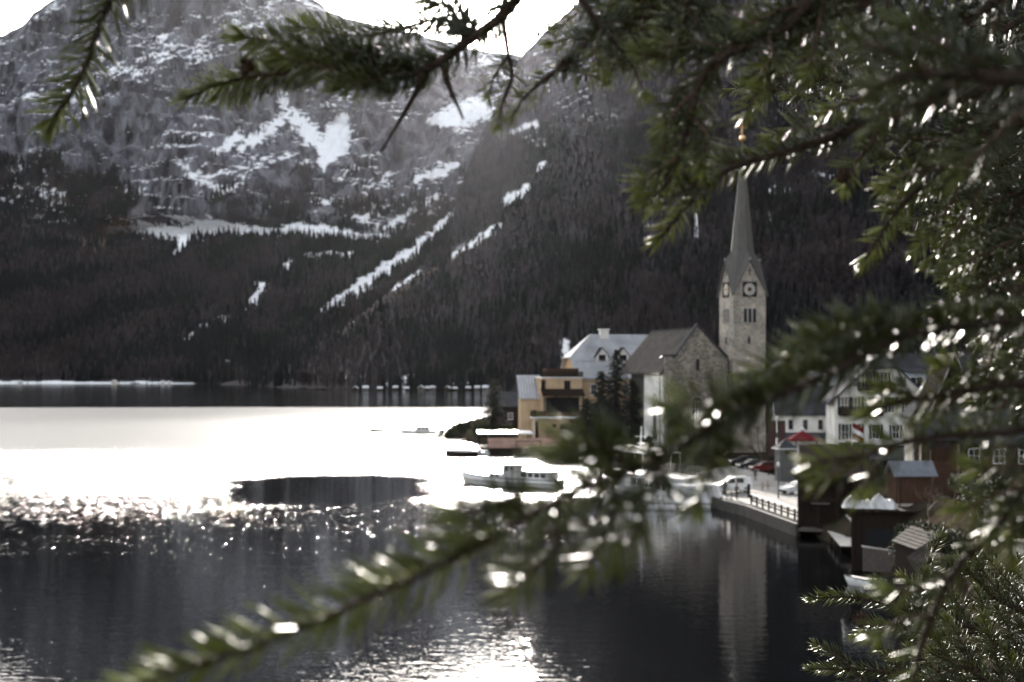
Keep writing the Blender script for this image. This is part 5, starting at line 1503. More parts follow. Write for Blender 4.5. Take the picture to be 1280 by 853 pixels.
kk = thing('kiosk', 'small grey kiosk with dark hipped roof below the parasol', 'kiosk', (c.x, c.y, gz - .3), R(8))
kh = kz - gz
MB().box(0, 0, 0, 2.0, 2.0, kh - .9).build('wall', M['box_grey'], kk)
MB().add([(-.3, -.3, kh - .9), (2.3, -.3, kh - .9), (2.3, 2.3, kh - .9), (-.3, 2.3, kh - .9), (1, 1, kh + .3)], [(0, 1, 4), (1, 2, 4), (2, 3, 4), (3, 0, 4), (3, 2, 1, 0)]).build('roof', M['slate_roof'], kk)
MB().box(-.35, -.35, kh - 1.02, 2.35, 2.35, kh - .9).build('fascia', M['white_paint'], kk)
MB().box(.7, -.05, kh - 1.6, 1.3, .02, kh - 1.25).build('hatch', M['dark_wood'], kk)
c = px_at(1006, 170, 0); gz = ground_z(c.x, c.y); az = H - (557 - HY) / F * 170
aw = thing('awning', 'flat awning, sun on its front edge painted white, over the dark terrace', 'awning', (c.x, c.y, gz), R(6))
MB().box(0, .06, az - gz - .2, 4.6, 2.4, az - gz).build('canopy', M['dark_wood'], aw)
MB().box(-.02, 0, az - gz - .22, 4.62, .058, az - gz + .02).build('sunlit_edge', M['white_paint'], aw)  # front edge coloured white to paint in the sun catching it
for x in (.1, 4.5):
    for y in (.1, 2.3): MB().box(x - .06, y - .06, -.5, x + .06, y + .06, az - gz - .2).build('post', M['dark_wood'], aw)
for k, (px, Y, w, d_, h_, lb) in enumerate(((1030, 165, 4.5, 3.5, 2.6, 'dark terrace hut under the awning with the painted sunlit edge'), (1090, 150, 5.0, 4.0, 2.2, 'low dark lakeside hut with grey roof below the flag'))):
    c = px_at(px, Y, 0); r, rf = house('hut', lb, (c.x, c.y, ground_z(c.x, c.y)), R(8), w, d_, h_, h_ + 1.0, M['dark_wood'], M['slate_roof'], .3, 'x', cat='hut')
    window(r, FRONT, w * .5, .9, 1.0, .9, M['grey_wood'])

# ------------------------------------------------------------------ people
def person_material(name, top, legs):
    m = bpy.data.materials.new(name); m.use_nodes = True
    nt = m.node_tree; bs = nt.nodes['Principled BSDF']; bs.inputs['Roughness'].default_value = .85
    tc = nt.nodes.new('ShaderNodeTexCoord'); sx = nt.nodes.new('ShaderNodeSeparateXYZ'); nt.links.new(tc.outputs['Object'], sx.inputs[0])
    rp = nt.nodes.new('ShaderNodeValToRGB'); rp.color_ramp.interpolation = 'CONSTANT'
    dv = nt.nodes.new('ShaderNodeMath'); dv.operation = 'DIVIDE'; dv.inputs[1].default_value = 2.0
    nt.links.new(sx.outputs['Z'], dv.inputs[0]); nt.links.new(dv.outputs[0], rp.inputs[0])
    e = rp.color_ramp.elements; e[0].position = 0; e[0].color = (.03, .025, .02, 1); e[1].position = .045; e[1].color = (*legs, 1)
    for pos, c in ((.44, top), (.735, (.45, .30, .23))):
        k = e.new(pos); k.color = (*c, 1)
    nt.links.new(rp.outputs[0], bs.inputs['Base Color'])
    return m
def person(label, loc, rz, h, top, legs, hair, stride=.18, arm=.12):
    t = thing('person', label, 'person', loc, rz, 'people on the square')
    vs, es, rad = [], [], []
    def add(p, r, par=None):
        vs.append(p); rad.append(r)
        if par is not None: es.append((par, len(vs) - 1))
        return len(vs) - 1
    pel = add((0, 0, .95), .135); sp_ = add((0, -.01, 1.15), .125, pel); chst = add((0, 0, 1.36), .15, sp_); nk = add((0, .0, 1.50), .055, chst)
    hd = add((0, .015, 1.60), .085, nk); add((0, .01, 1.72), .085, hd); add((0, .105, 1.60), .022, hd)
    for sg in (-1, 1):
        hip = add((sg * .09, 0, .90), .095, pel); kn = add((sg * .10, sg * stride * .5 + .03, .50), .065, hip); an_ = add((sg * .10, sg * stride, .09), .042, kn); add((sg * .11, sg * stride + .15, .035), .035, an_)
        s_ = add((sg * .19, 0, 1.40), .062, chst); el = add((sg * (.24 + arm * .3), -sg * stride * .4 - .02, 1.12), .045, s_); wr = add((sg * (.25 + arm * .4), -sg * stride * .7 + .08, .88), .03, el)
        pm = add((sg * (.255 + arm * .4), -sg * stride * .7 + .11, .81), .033, wr)
        for f in range(4):
            k = add((sg * (.255 + arm * .4), -sg * stride * .7 + .085 + f * .018, .755 - (.01 if f in (1, 2) else 0)), .009, pm)
            add((sg * (.248 + arm * .4), -sg * stride * .7 + .092 + f * .018, .715 - (.012 if f in (1, 2) else 0)), .008, k)
        add((sg * (.235 + arm * .4), -sg * stride * .7 + .15, .78), .010, pm)
    me = bpy.data.meshes.new('body'); me.from_pydata(vs, es, [])
    o = bpy.data.objects.new('body', me); COL.objects.link(o); o.parent = t
    me.materials.append(person_material('clothes', top, legs))
    md = o.modifiers.new('skin', 'SKIN')
    lay = me.skin_vertices[0] if me.skin_vertices else None
    for i, r in enumerate(rad):
        lay.data[i].radius = (r, r * .9); lay.data[i].use_root = (i == 0)
    sb = o.modifiers.new('smooth', 'SUBSURF'); sb.levels = 1; sb.render_levels = 1
    MB().lathe([(.0, 1.815), (.06, 1.80), (.098, 1.74), (.102, 1.66), (.085, 1.60), (.0, 1.62)][::-1], 10, Matrix.Translation((0, -.015, 0))).build('hair', hair, t, smooth=True)
    for c in (o,): pass
    t.scale = (h / 1.8,) * 3
    return t
for px, py, rz_, h, top, legs, lb, st in ((944, 602, 170, 1.78, (.025, .025, .028), (.02, .02, .022), 'person in black walking across the pale square away from the van', .22), (921, 624, 200, 1.72, (.10, .06, .05), (.03, .03, .035), 'person in brown jacket standing at the water edge before the van', .05), (953, 614, 150, 1.05, (.30, .22, .14), (.14, .10, .07), 'child in tan jacket right of the walking person', .1), (960, 613, 190, 1.1, (.25, .24, .20), (.16, .14, .12), 'child in grey standing beside the tan jacketed child', .1), (906, 619, 30, 1.75, (.04, .04, .05), (.03, .03, .04), 'person in dark clothes at the boarding gate', .1)):
    c = Pz(px, py, 1.13); person(lb, (c.x, c.y, 1.12), R(rz_), h, top, legs, M['dark_wood'], st)

# ------------------------------------------------------------------ trees and shrubs of the village
def conifer(name, label, loc, h, r, seed, dens=1.0, group=None, droop=.25, col=None):
    rr = random.Random(seed); t = thing(name, label, 'tree', loc, 0, group)
    MB().tube([(0, 0, -.5), (0, 0, h * .5), (.03, 0, h)], [r * .09 + .06, r * .05 + .03, .015], 7).build('trunk', M['bark'], t)
    mb = MB(); nl = int(h * 13 * dens)
    for k in range(nl):
        f = (k + rr.random()) / nl
        z = h * (.06 + .93 * f); L = r * (1 - f) ** .5 * rr.uniform(.5, 1.12) + .12
        a = rr.uniform(0, 6.283); d = Vector((math.cos(a), math.sin(a), 0)); sd = Vector((-d.y, d.x, 0))
        segs = max(3, int(L / .28))
        for s in range(segs):
            u0 = s / segs; u = (s + .5) / segs
            p = Vector((0, 0, z)) + d * L * u0 + Vector((0, 0, -droop * L * u0 ** 1.5))
            for q in range(5):
                lf = rr.uniform(.3, .7) * (1 - .3 * u); dr = (d * rr.uniform(.3, 1) + sd * rr.uniform(-1, 1) + Vector((0, 0, rr.uniform(-.55, .25)))).normalized()
                w = dr.cross(Vector((rr.uniform(-1, 1), rr.uniform(-1, 1), 1))).normalized() * rr.uniform(.05, .11)
                mb.add([p - w, p + w, p + dr * lf + w * .4, p + dr * lf - w * .4], [(0, 1, 2, 3)])
    tag(mb.build('crown', col or M['needle_tree'], t), kind='stuff')
    return t
def bush(name, label, loc, rx, rz_, n, m, seed, group=None, leaf=.16):
    rr = random.Random(seed); t = thing(name, label, 'shrub', loc, 0, group)
    mb = MB()
    for k in range(7):
        a = rr.uniform(0, 6.28); mb.tube([(0, 0, -.3), (math.cos(a) * rx * .3, math.sin(a) * rx * .3, rz_ * .4), (math.cos(a) * rx * .6, math.sin(a) * rx * .6, rz_ * .8)], [.05, .035, .012], 5)
    mb.build('stem', M['bark'], t)
    mb = MB(); cl = [(rr.uniform(-.7, .7), rr.uniform(-.7, .7), rr.uniform(.15, .95), rr.uniform(.25, .45)) for _ in range(14)]
    for k in range(n):
        c = rr.choice(cl); v = Vector((rr.gauss(0, 1), rr.gauss(0, 1), rr.gauss(0, 1))).normalized() * c[3] * rr.uniform(.5, 1.05)
        p = Vector((rx * (c[0] + v.x) * .8, rx * (c[1] + v.y) * .8, max(.02, rz_ * (c[2] * .8 + v.z * .6))))
        a = Vector((rr.gauss(0, 1), rr.gauss(0, 1), rr.gauss(0, 1))).normalized(); b = a.orthogonal().normalized() * leaf * .5; a = a * leaf
        mb.add([p - b, p + a * .5 - b * .2, p + b, p - a * .6], [(0, 1, 2, 3)])
    tag(mb.build('foliage', m, t), kind='stuff')
    return t
def bare_tree(name, label, loc, h, seed, m, group=None, spread=.6, depth=4, r0=None, cat='tree', split=(3, 4)):
    rr = random.Random(seed); t = thing(name, label, cat, loc, 0, group)
    tr, cr = MB(), MB()
    def grow(p, d, L, r, lev):
        q = [p]; n = 3
        for i in range(n):
            d = (d + Vector((rr.gauss(0, .16), rr.gauss(0, .16), rr.gauss(.05, .1)))).normalized(); q.append(q[-1] + d * L / n)
        (tr if lev == 0 else cr).tube(q, [r, r * .88, r * .75, r * .6], 6 if lev == 0 else (5 if lev < 2 else 3), cap=lev == 0)
        if lev >= depth: return
        for k in range(rr.randint(*split)):
            f = rr.uniform(.35, 1); i = min(n - 1, int(f * n)); b = q[i].lerp(q[i + 1], f * n - i)
            nd = (d + Vector((rr.gauss(0, spread), rr.gauss(0, spread), rr.gauss(.1, spread * .6)))).normalized()
            grow(b, nd, L * rr.uniform(.5, .78), r * .55, lev + 1)
    grow(Vector((0, 0, -.3)), Vector((rr.gauss(0, .1), rr.gauss(0, .1), 1)).normalized(), h * .45, r0 or h * .018, 0)
    tr.build('trunk', m, t); tag(cr.build('crown', m, t), kind='stuff')
    return t
def gpt(px, Y):
    c = px_at(px, Y, 0); return Vector((c.x, c.y, ground_z(c.x, c.y)))
conifer('spruce_tree', 'tall dark spruce at the point left of the hotel', gpt(618, 305), 12.2, 4.2, 3, 1.6)
conifer('evergreen_tree', 'tallest dark columnar evergreen left of the church', gpt(771, 262), 18.0, 4.6, 7, 1.5, 'dark evergreens before the church', .4)
conifer('evergreen_tree', 'left dark columnar evergreen of the clump before the hotel', gpt(752, 262), 14.0, 4.4, 8, 1.6, 'dark evergreens before the church', .15)
conifer('evergreen_tree', 'right dark evergreen touching the church roof', gpt(790, 256), 12.5, 3.8, 9, 1.6, 'dark evergreens before the church', .15)
conifer('evergreen_tree', 'low broad evergreen at the foot of the dark clump', gpt(733, 258), 9.0, 3.8, 10, 1.6, 'dark evergreens before the church', .2)
bush('evergreen_bush', 'round dark evergreen bush against the church front wall', gpt(850, 234), 2.6, 8.4, 4200, M['hedge'], 11, leaf=.34)
for k, (px, Y, rx, h_, lb) in enumerate(((561, 312, 3.6, 3.6, 'dark round bush at the tip of the point above the jetty'), (578, 316, 2.6, 3.0, 'smaller dark bush right of the round bush on the point'), (600, 300, 2.8, 3.4, 'dark bush under the tall spruce'), (640, 296, 3.0, 3.2, 'dark bush below the ochre annex'), (715, 262, 3.2, 4.4, 'dark bush right of the terracotta boathouse'), (745, 246, 3.6, 5.0, 'dark bush at the foot of the evergreens'), (800, 238, 3.0, 4.0, 'dark bush left of the church corner'), (878, 236, 2.6, 4.4, 'low bush under the arched church window'), (900, 232, 2.4, 3.4, 'low bush at the foot of the church tower'), (1058, 180, 1.8, 2.4, 'dark bush beside the guesthouse door'))):
    bush('bush', lb, gpt(px, Y), rx, h_, 2200, M['hedge'], 20 + k, 'bushes along the village shore', leaf=.28)
bare_tree('bare_tree', 'bare thin tree on the point before the bright water', gpt(592, 312), 6.5, 41, M['twig'])
bare_tree('bare_tree', 'bare tree beside the kiosk', gpt(955, 200), 7.5, 42, M['twig'])
for k, (px, Y, h_, lb) in enumerate(((1165, 96, 4.6, 'pale bare shrub before the timber loft'), (1190, 92, 5.2, 'pale bare shrub left of the log rail'), (1222, 100, 4.6, 'pale twiggy shrub above the log rail'), (1250, 92, 4.6, 'bare shrub at the right of the log rail'), (1130, 96, 3.2, 'low bare shrub under the brown shed'), (1235, 70, 3.6, 'bare bramble below the log rail'), (1205, 74, 3.2, 'bare bramble right of the shingled hut'))):
    bare_tree('bare_shrub', lb, gpt(px, Y), h_, 60 + k, M['pale_twig'], 'bare shrubs on the near bank', .8, 4, .035, 'shrub')
for k, (px, Y, rx, h_, lb) in enumerate(((1098, 100, 2.0, 2.6, 'dark bush between the black boathouse and shed'), (1150, 92, 2.4, 2.6, 'dark ivy bush behind the shingled hut'), (1190, 84, 2.6, 3.0, 'dark bush right of the shingled hut'), (1228, 88, 2.8, 2.6, 'dark bush below the log rail'), (1268, 72, 3.0, 3.4, 'dark bush at the right edge of the bank'), (1240, 60, 2.6, 2.4, 'low dark bush above the garden wall'), (1200, 66, 2.2, 2.2, 'low dark bush at the foot of the bank'), (1110, 92, 1.2, 1.6, 'mossy bush at the water edge by the hut'))):
    bush('bush', lb, gpt(px, Y), rx, h_, 2600, M['hedge'], 80 + k, 'dark bushes on the near bank', leaf=.15)
# ------------------------------------------------------------------ spruce branches close to the viewer
def needle_material():
    m = bpy.data.materials.new('spruce_needle'); m.use_nodes = True
    nt = m.node_tree; bs = nt.nodes['Principled BSDF']; L = nt.links.new
    ge = nt.nodes.new('ShaderNodeNewGeometry')
    at = nt.nodes.new('ShaderNodeAttribute'); at.attribute_name = 'young'
    r1 = nt.nodes.new('ShaderNodeValToRGB')
    r1.color_ramp.elements[0].color = (.024, .032, .010, 1); r1.color_ramp.elements[1].color = (.062, .074, .021, 1)
    L(ge.outputs['Random Per Island'], r1.inputs[0])
    mx = nt.nodes.new('ShaderNodeMixRGB'); mx.inputs[2].default_value = (.17, .19, .050, 1)
    L(at.outputs['Fac'], mx.inputs[0]); L(r1.outputs[0], mx.inputs[1])
    L(mx.outputs[0], bs.inputs['Base Color'])
    bs.inputs['Roughness'].default_value = .36
    bs.inputs['Specular IOR Level'].default_value = .75
    tr = nt.nodes.new('ShaderNodeBsdfTranslucent')
    hs = nt.nodes.new('ShaderNodeHueSaturation'); hs.inputs['Value'].default_value = 1.7; hs.inputs['Saturation'].default_value = 1.1
    L(mx.outputs[0], hs.inputs['Color']); L(hs.outputs[0], tr.inputs['Color'])
    ms = nt.nodes.new('ShaderNodeMixShader'); ms.inputs[0].default_value = .48
    out = nt.nodes['Material Output']
    L(bs.outputs[0], ms.inputs[1]); L(tr.outputs[0], ms.inputs[2]); L(ms.outputs[0], out.inputs['Surface'])
    return m
M['spruce_needle'] = needle_material()
M['spruce_bark'] = mat('spruce_bark', (.048, .030, .020), .75, .4, 120, .6, 400, spec=.3)
M['twig_bark'] = mat('twig_bark', (.075, .043, .026), .65, .35, 150, .5, 500, spec=.35)
nrg = np.random.default_rng(77)

def smooth_poly(pts, n=14):
    """Catmull-Rom through (px, py, Y) control points, returned as world points."""
    p = np.array(pts, float)
    p = np.vstack([2 * p[0] - p[1], p, 2 * p[-1] - p[-2]])
    out = []
    for i in range(1, len(p) - 2):
        for t in np.linspace(0, 1, n, endpoint=False):
            a, b, c, d = p[i - 1], p[i], p[i + 1], p[i + 2]
            out.append(.5 * ((2 * b) + (-a + c) * t + (2 * a - 5 * b + 4 * c - d) * t * t + (-a + 3 * b - 3 * c + d) * t ** 3))
    out.append(p[-2])
    o = np.array(out)
    return np.stack([(o[:, 0] - 640) / F * o[:, 2], o[:, 2], H - (o[:, 1] - HY) / F * o[:, 2]], -1)

def resample(w, step):
    seg = np.linalg.norm(np.diff(w, axis=0), axis=1); s = np.concatenate([[0], np.cumsum(seg)])
    n = max(3, int(s[-1] / step) + 1); q = np.linspace(0, s[-1], n)
    return np.stack([np.interp(q, s, w[:, k]) for k in range(3)], -1), s[-1]

def needles_mesh(w, per_cm, nl, nw, parent, t0=0.0, young=(.0, 1.0), fwd=52, up_bias=.45, tip_tuft=True):
    """Needles set round the axis w (base to tip): tapered three-sided blades, brushed forward and upward."""
    pts, Ltot = resample(w, .002)
    tan = np.gradient(pts, axis=0); tan /= np.linalg.norm(tan, axis=1, keepdims=True) + 1e-12
    nl = nl * 1.22; nw = nl * .078; per_cm = per_cm * .70
    n = int(Ltot * 100 * per_cm * (1 - t0))
    if n < 4: n = 4
    u = t0 + (1 - t0) * (np.arange(n) + nrg.random(n)) / n
    if tip_tuft:
        k = 9; u = np.concatenate([u, 1 - .02 * nrg.random(k)]); n += k
    idx = u * (len(pts) - 1); i0 = np.clip(idx.astype(int), 0, len(pts) - 2); f = (idx - i0)[:, None]
    base = pts[i0] * (1 - f) + pts[i0 + 1] * f; tg = tan[i0]
    upv = np.array([0, 1.0, .25]); side = np.cross(tg, upv); side /= np.linalg.norm(side, axis=1, keepdims=True) + 1e-9
    upn = np.cross(side, tg)
    ang = nrg.random(n) * 2 * np.pi
    ang = ang - .42 * np.sin(2 * ang)          # combs the needles into two ranks
    rad = side * np.cos(ang)[:, None] + upn * np.sin(ang)[:, None] + np.array([0, 0, .35 * up_bias])
    rad /= np.linalg.norm(rad, axis=1, keepdims=True)
    th = np.radians(fwd + nrg.normal(0, 9, n) - 34 * np.clip((u - .9) / .1, 0, 1) ** 1.5)[:, None]
    d = tg * np.cos(th) + rad * np.sin(th)
    ln = nl * (.72 + .4 * nrg.random(n)) * (1 - .25 * np.clip((u - .85) / .15, 0, 1)) * (.8 + .2 * np.clip(u * 6, 0, 1))
    curve = tg * .22 + np.array([0, 0, .12])
    a = np.cross(d, rad + .3 * tg); a /= np.linalg.norm(a, axis=1, keepdims=True) + 1e-9
    b = np.cross(d, a)
    roll = nrg.random(n) * 2 * np.pi
    V = np.zeros((n, 7, 3))
    for s_, (fr, wd) in enumerate(((0.0, .75), (.55, 1.0))):
        c = base + d * (ln * fr)[:, None] + curve * (ln * fr * fr * .5)[:, None]
        for k in range(3):
            q = roll + k * 2 * np.pi / 3
            V[:, s_ * 3 + k] = c + (a * np.cos(q)[:, None] + b * np.sin(q)[:, None]) * (nw * .5 * wd)
    V[:, 6] = base + d * ln[:, None] + curve * (ln * .5)[:, None]
    quads = np.array([[0, 1, 4, 3], [1, 2, 5, 4], [2, 0, 3, 5]]); tris = np.array([[3, 4, 6], [4, 5, 6], [5, 3, 6]])
    off = (np.arange(n) * 7)[:, None, None]
    Q = (quads[None] + off).reshape(-1, 4); T = (tris[None] + off).reshape(-1, 3)
    me = bpy.data.meshes.new('needles')
    me.vertices.add(n * 7); me.vertices.foreach_set('co', V.astype(np.float32).ravel())
    li = np.concatenate([Q.ravel(), T.ravel()]).astype(np.int32)
    me.loops.add(len(li)); me.loops.foreach_set('vertex_index', li)
    st = np.concatenate([np.arange(len(Q)) * 4, len(Q) * 4 + np.arange(len(T)) * 3]).astype(np.int32)
    me.polygons.add(len(st)); me.polygons.foreach_set('loop_start', st)
    me.update(calc_edges=True)
    y = young[0] + (young[1] - young[0]) * np.clip((u - .35) / .65, 0, 1) ** 1.6
    at = me.attributes.new('young', 'FLOAT', 'POINT'); at.data.foreach_set('value', np.repeat(np.clip(y, 0, 1), 7).astype(np.float32))
    me.materials.append(M['spruce_needle'])
    o = bpy.data.objects.new('needles', me); COL.objects.link(o); o.parent = parent
    return tag(o, kind='stuff')

BR_GROUP = 'spruce branches framing the view'
def tube_obj(name, w, r0, r1, m, parent, step=.006):
    q, _ = resample(w, step)
    k = len(q)
    return MB().tube([tuple(p) for p in q], list(np.linspace(r0, r1, k)), 7).build(name, m, parent, smooth=True)

def bud_cluster(c, r, parent, name='bud_cluster'):
    mb = MB(); rr = random.Random(int(abs(c[0]) * 1e5) + 3)
    mb.lathe([(.0, -r), (r * .6, -r * .7), (r * .8, 0), (r * .5, r * .7), (0, r)], 8, Matrix.Translation(c))
    for k in range(34):
        d = Vector((rr.gauss(0, 1), rr.gauss(0, 1), rr.gauss(0, 1))).normalized(); a = d.orthogonal().normalized()
        p = Vector(c) + d * r * .6
        mb.add([p - a * r * .28, p + d * r * .7, p + a * r * .28, p - d * r * .1], [(0, 1, 2, 3)])
    o = mb.build(name, M['cone_brown'], parent)
    return tag(o, kind='stuff')

def spruce_branch(label, main, twigs=(), nl=.016, nw=.0013, dens=13, r=(.0030, .0012), t0=.0, auto=None, young=(.0, .8), buds=(), bare=(), seed=1, twig_young=(.0, .9), up=.45):
    """main / twigs: polylines of (px, py, Y). auto = (count, length_m, first_t, spread_deg)."""
    rr = random.Random(seed)
    w = smooth_poly(main)
    root = thing('spruce_branch', label, 'branch', tuple(w[0]), 0, BR_GROUP)
    w = w - w[0]; O = np.array(root.location)
    tube_obj('stem', w, r[0], r[1], M['spruce_bark'], root)
    needles_mesh(w, dens, nl, nw, root, t0, young, up_bias=up)
    tw = [smooth_poly(t) - O for t in twigs]
    if auto:
        cnt, Lm, f0, sp_ = auto
        q, Lt = resample(w, .004)
        for k in range(cnt):
            f = f0 + (.93 - f0) * (k + .5 * rr.random()) / cnt
            i = min(len(q) - 2, int(f * (len(q) - 1)))
            tg = q[i + 1] - q[i]; tg /= np.linalg.norm(tg)
            sg = 1 if k % 2 else -1
            an = R(sp_ * sg * rr.uniform(.8, 1.2))
            # turn in the plane of the branch spray, which faces the viewer more or less
            ax = np.array([rr.uniform(-.35, .35), 1.0, rr.uniform(-.35, .35)]); ax /= np.linalg.norm(ax)
            d = tg * math.cos(an) + np.cross(ax, tg) * math.sin(an) + ax * ax.dot(tg) * (1 - math.cos(an))
            Lk = Lm * (1 - .6 * (f - f0) / (1 - f0)) * rr.uniform(.75, 1.2)
            s = np.linspace(0, 1, 9)[:, None]
            pth = q[i] + d * Lk * s + (tg * .25 + np.array([0, rr.uniform(-.15, .15), -.10])) * Lk * s ** 2
            tw.append(pth)
    for k, t in enumerate(tw):
        tb = tube_obj('twig', t, r[0] * .38, r[1] * .55, M['twig_bark'], root)
        needles_mesh(t, dens, nl * .95, nw, tb, .0, twig_young, up_bias=up)
    for t in bare:
        tube_obj('dead_twig', smooth_poly(t) - O, r[0] * .5, r[1] * .8, M['spruce_bark'], root)
    for (px, py, Y, rad) in buds:
        bud_cluster(tuple(np.array(P(px, py, Y)) - O), rad, root)
    return root
B = spruce_branch
# upper left
B('single drooping spruce tip hanging at the upper left corner', [(162, -70, 1.0), (146, -20, 1.0), (127, 25, 1.0), (108, 80, 1.0), (88, 118, 1.0), (66, 148, 1.0)], nl=.026, nw=.0017, dens=14, r=(.0030, .0014), young=(.2, .8), seed=2)
B('long spruce branch reaching left across the sky beside the sun', [(720, -110, 1.02), (665, -30, 1.03), (630, 18, 1.04), (590, 48, 1.05), (545, 80, 1.05), (500, 97, 1.06), (440, 100, 1.06), (380, 92, 1.06), (320, 95, 1.05), (272, 106, 1.05), (236, 122, 1.05)],
  twigs=[[(600, 40, 1.05), (550, 25, 1.1), (500, 36, 1.12), (450, 45, 1.14), (400, 38, 1.15), (372, 32, 1.15)], [(500, 97, 1.06), (450, 68, 1.0), (400, 62, .98), (345, 52, .97), (302, 46, .96)], [(380, 92, 1.06), (335, 102, 1.1), (300, 112, 1.12), (272, 120, 1.13)], [(545, 80, 1.05), (480, 70, 1.1), (420, 75, 1.12), (380, 70, 1.13)], [(470, 99, 1.06), (430, 88, .98), (385, 80, .97), (350, 72, .96)], [(590, 48, 1.05), (560, 10, 1.08), (520, -5, 1.1)], [(520, 90, 1.05), (480, 96, 1.0), (450, 106, .98), (425, 110, .97)]],
  bare=[[(526, 90, 1.05), (520, 115, 1.05), (500, 150, 1.05), (476, 190, 1.05)], [(552, 78, 1.05), (562, 110, 1.05), (572, 132, 1.05), (579, 149, 1.05)]], nl=.019, nw=.0015, dens=19, r=(.0050, .0011), young=(.0, .8), buds=[(309, 82, 1.0, .0065)], seed=3, t0=.08)
B('small spruce spray hanging just below the sun', [(655, -40, 1.12), (630, 5, 1.12), (634, 60, 1.12), (640, 95, 1.12), (628, 130, 1.12), (624, 156, 1.12)], twigs=[[(636, 70, 1.12), (618, 95, 1.15), (612, 120, 1.15)]], nl=.015, dens=10, seed=4, r=(.0026, .0012))
B('spruce spray sweeping down left of the dark centre branch', [(805, -60, 1.15), (770, -5, 1.15), (745, 40, 1.15), (712, 75, 1.15), (680, 100, 1.15), (655, 122, 1.15), (642, 142, 1.15)], twigs=[[(735, 52, 1.15), (712, 48, 1.2), (690, 55, 1.2)], [(760, 12, 1.15), (725, 15, 1.2), (700, 35, 1.2)], [(712, 76, 1.15), (730, 92, 1.1), (745, 96, 1.1)]], nl=.016, dens=11, buds=[(705, 82, 1.14, .006)], seed=5, r=(.0034, .0012))
B('spruce spray hanging between the sun spray and the centre branch', [(700, -60, 1.05), (725, -5, 1.05), (750, 32, 1.05), (780, 66, 1.05), (795, 92, 1.05), (804, 116, 1.05)], twigs=[[(752, 35, 1.05), (742, 60, 1.0), (752, 84, 1.0)], [(780, 66, 1.05), (766, 84, 1.1), (762, 100, 1.1)], [(745, 28, 1.05), (790, 30, 1.1), (815, 42, 1.1)]], nl=.017, dens=11, seed=6, r=(.0030, .0012))
# centre top mass
B('dark spruce branch bending down from the top and ending over the wooded slope', [(1120, -110, .98), (1040, -30, .98), (975, 40, .98), (915, 64, .98), (878, 95, .98), (862, 145, .98), (850, 190, .98), (832, 230, .98), (808, 250, .98)],
  twigs=[[(900, 72, .98), (860, 62, 1.0), (825, 72, 1.0), (800, 66, 1.0)], [(878, 96, .98), (850, 112, 1.0), (832, 140, 1.0), (826, 168, 1.0)], [(862, 145, .98), (885, 170, .95), (880, 205, .95)], [(866, 130, .98), (840, 160, 1.0), (828, 195, 1.0), (815, 215, 1.0)], [(940, 54, .98), (905, 30, 1.02), (865, 26, 1.02), (835, 30, 1.02)], [(960, 46, .98), (965, 70, .95), (950, 95, .95)], [(1000, 10, .98), (985, 40, 1.02), (975, 70, 1.02)]], nl=.018, nw=.0015, dens=13, r=(.0056, .0014), seed=7, auto=(8, .05, .25, 42), young=(0, .7))
B('spruce branch crossing the top edge above the steeple', [(960, -80, 1.1), (900, -20, 1.1), (850, 10, 1.1), (800, 22, 1.1), (765, 20, 1.1)], nl=.017, dens=13, auto=(7, .06, .1, 45), seed=8, r=(.0040, .0012))
B('spruce twig hanging straight down at the top centre', [(868, -80, 1.0), (862, -20, 1.0), (858, 20, 1.0), (850, 55, 1.0)], nl=.017, dens=11, seed=9, auto=(4, .04, .3, 45))
B('dense spruce spray filling the top edge left of the thick branch', [(880, -60, 1.2), (830, -5, 1.2), (800, 40, 1.2), (785, 75, 1.2)], nl=.017, dens=13, auto=(8, .06, .1, 45), seed=10)
# branch across the steeple
B('spruce branch passing in front of the church spire below its cross', [(1320, 80, 1.0), (1210, 118, 1.02), (1125, 140, 1.05), (1075, 158, 1.06), (1015, 180, 1.06), (960, 196, 1.06), (915, 210, 1.06), (880, 236, 1.06), (848, 270, 1.06), (822, 300, 1.06)],
  twigs=[[(935, 205, 1.06), (895, 202, 1.08), (860, 208, 1.09), (838, 220, 1.1)], [(1105, 148, 1.06), (1088, 180, 1.04), (1066, 208, 1.03), (1058, 232, 1.03)], [(890, 228, 1.06), (868, 232, 1.02), (840, 246, 1.0), (818, 256, 1.0)], [(1060, 164, 1.06), (1030, 158, 1.1), (990, 160, 1.12), (965, 170, 1.12)], [(1150, 135, 1.05), (1110, 118, 1.0), (1060, 128, 1.0), (1030, 142, 1.0)]], nl=.0175, nw=.0015, dens=13, r=(.0058, .0013), buds=[(1053, 219, 1.03, .0065)], seed=11, young=(0, .95), twig_young=(0, .95))
B('sharply focused spruce branch pointing left above the spire cross', [(1230, 95, 2.3), (1130, 112, 2.35), (1060, 104, 2.4), (1000, 96, 2.4), (950, 102, 2.4), (906, 116, 2.4)],
  twigs=[[(1040, 100, 2.4), (1000, 112, 2.4), (965, 113, 2.4), (938, 122, 2.4)], [(1090, 108, 2.38), (1040, 84, 2.42), (1000, 84, 2.42), (975, 88, 2.42)], [(1060, 104, 2.4), (1020, 116, 2.38), (985, 121, 2.38)], [(1120, 110, 2.35), (1080, 62, 2.4), (1050, 72, 2.4), (1025, 88, 2.4)], [(1180, 100, 2.3), (1150, 60, 2.35), (1110, 58, 2.35), (1085, 66, 2.35)]], nl=.019, nw=.0017, dens=12, r=(.0055, .0014), seed=12, auto=(5, .08, .1, 40))
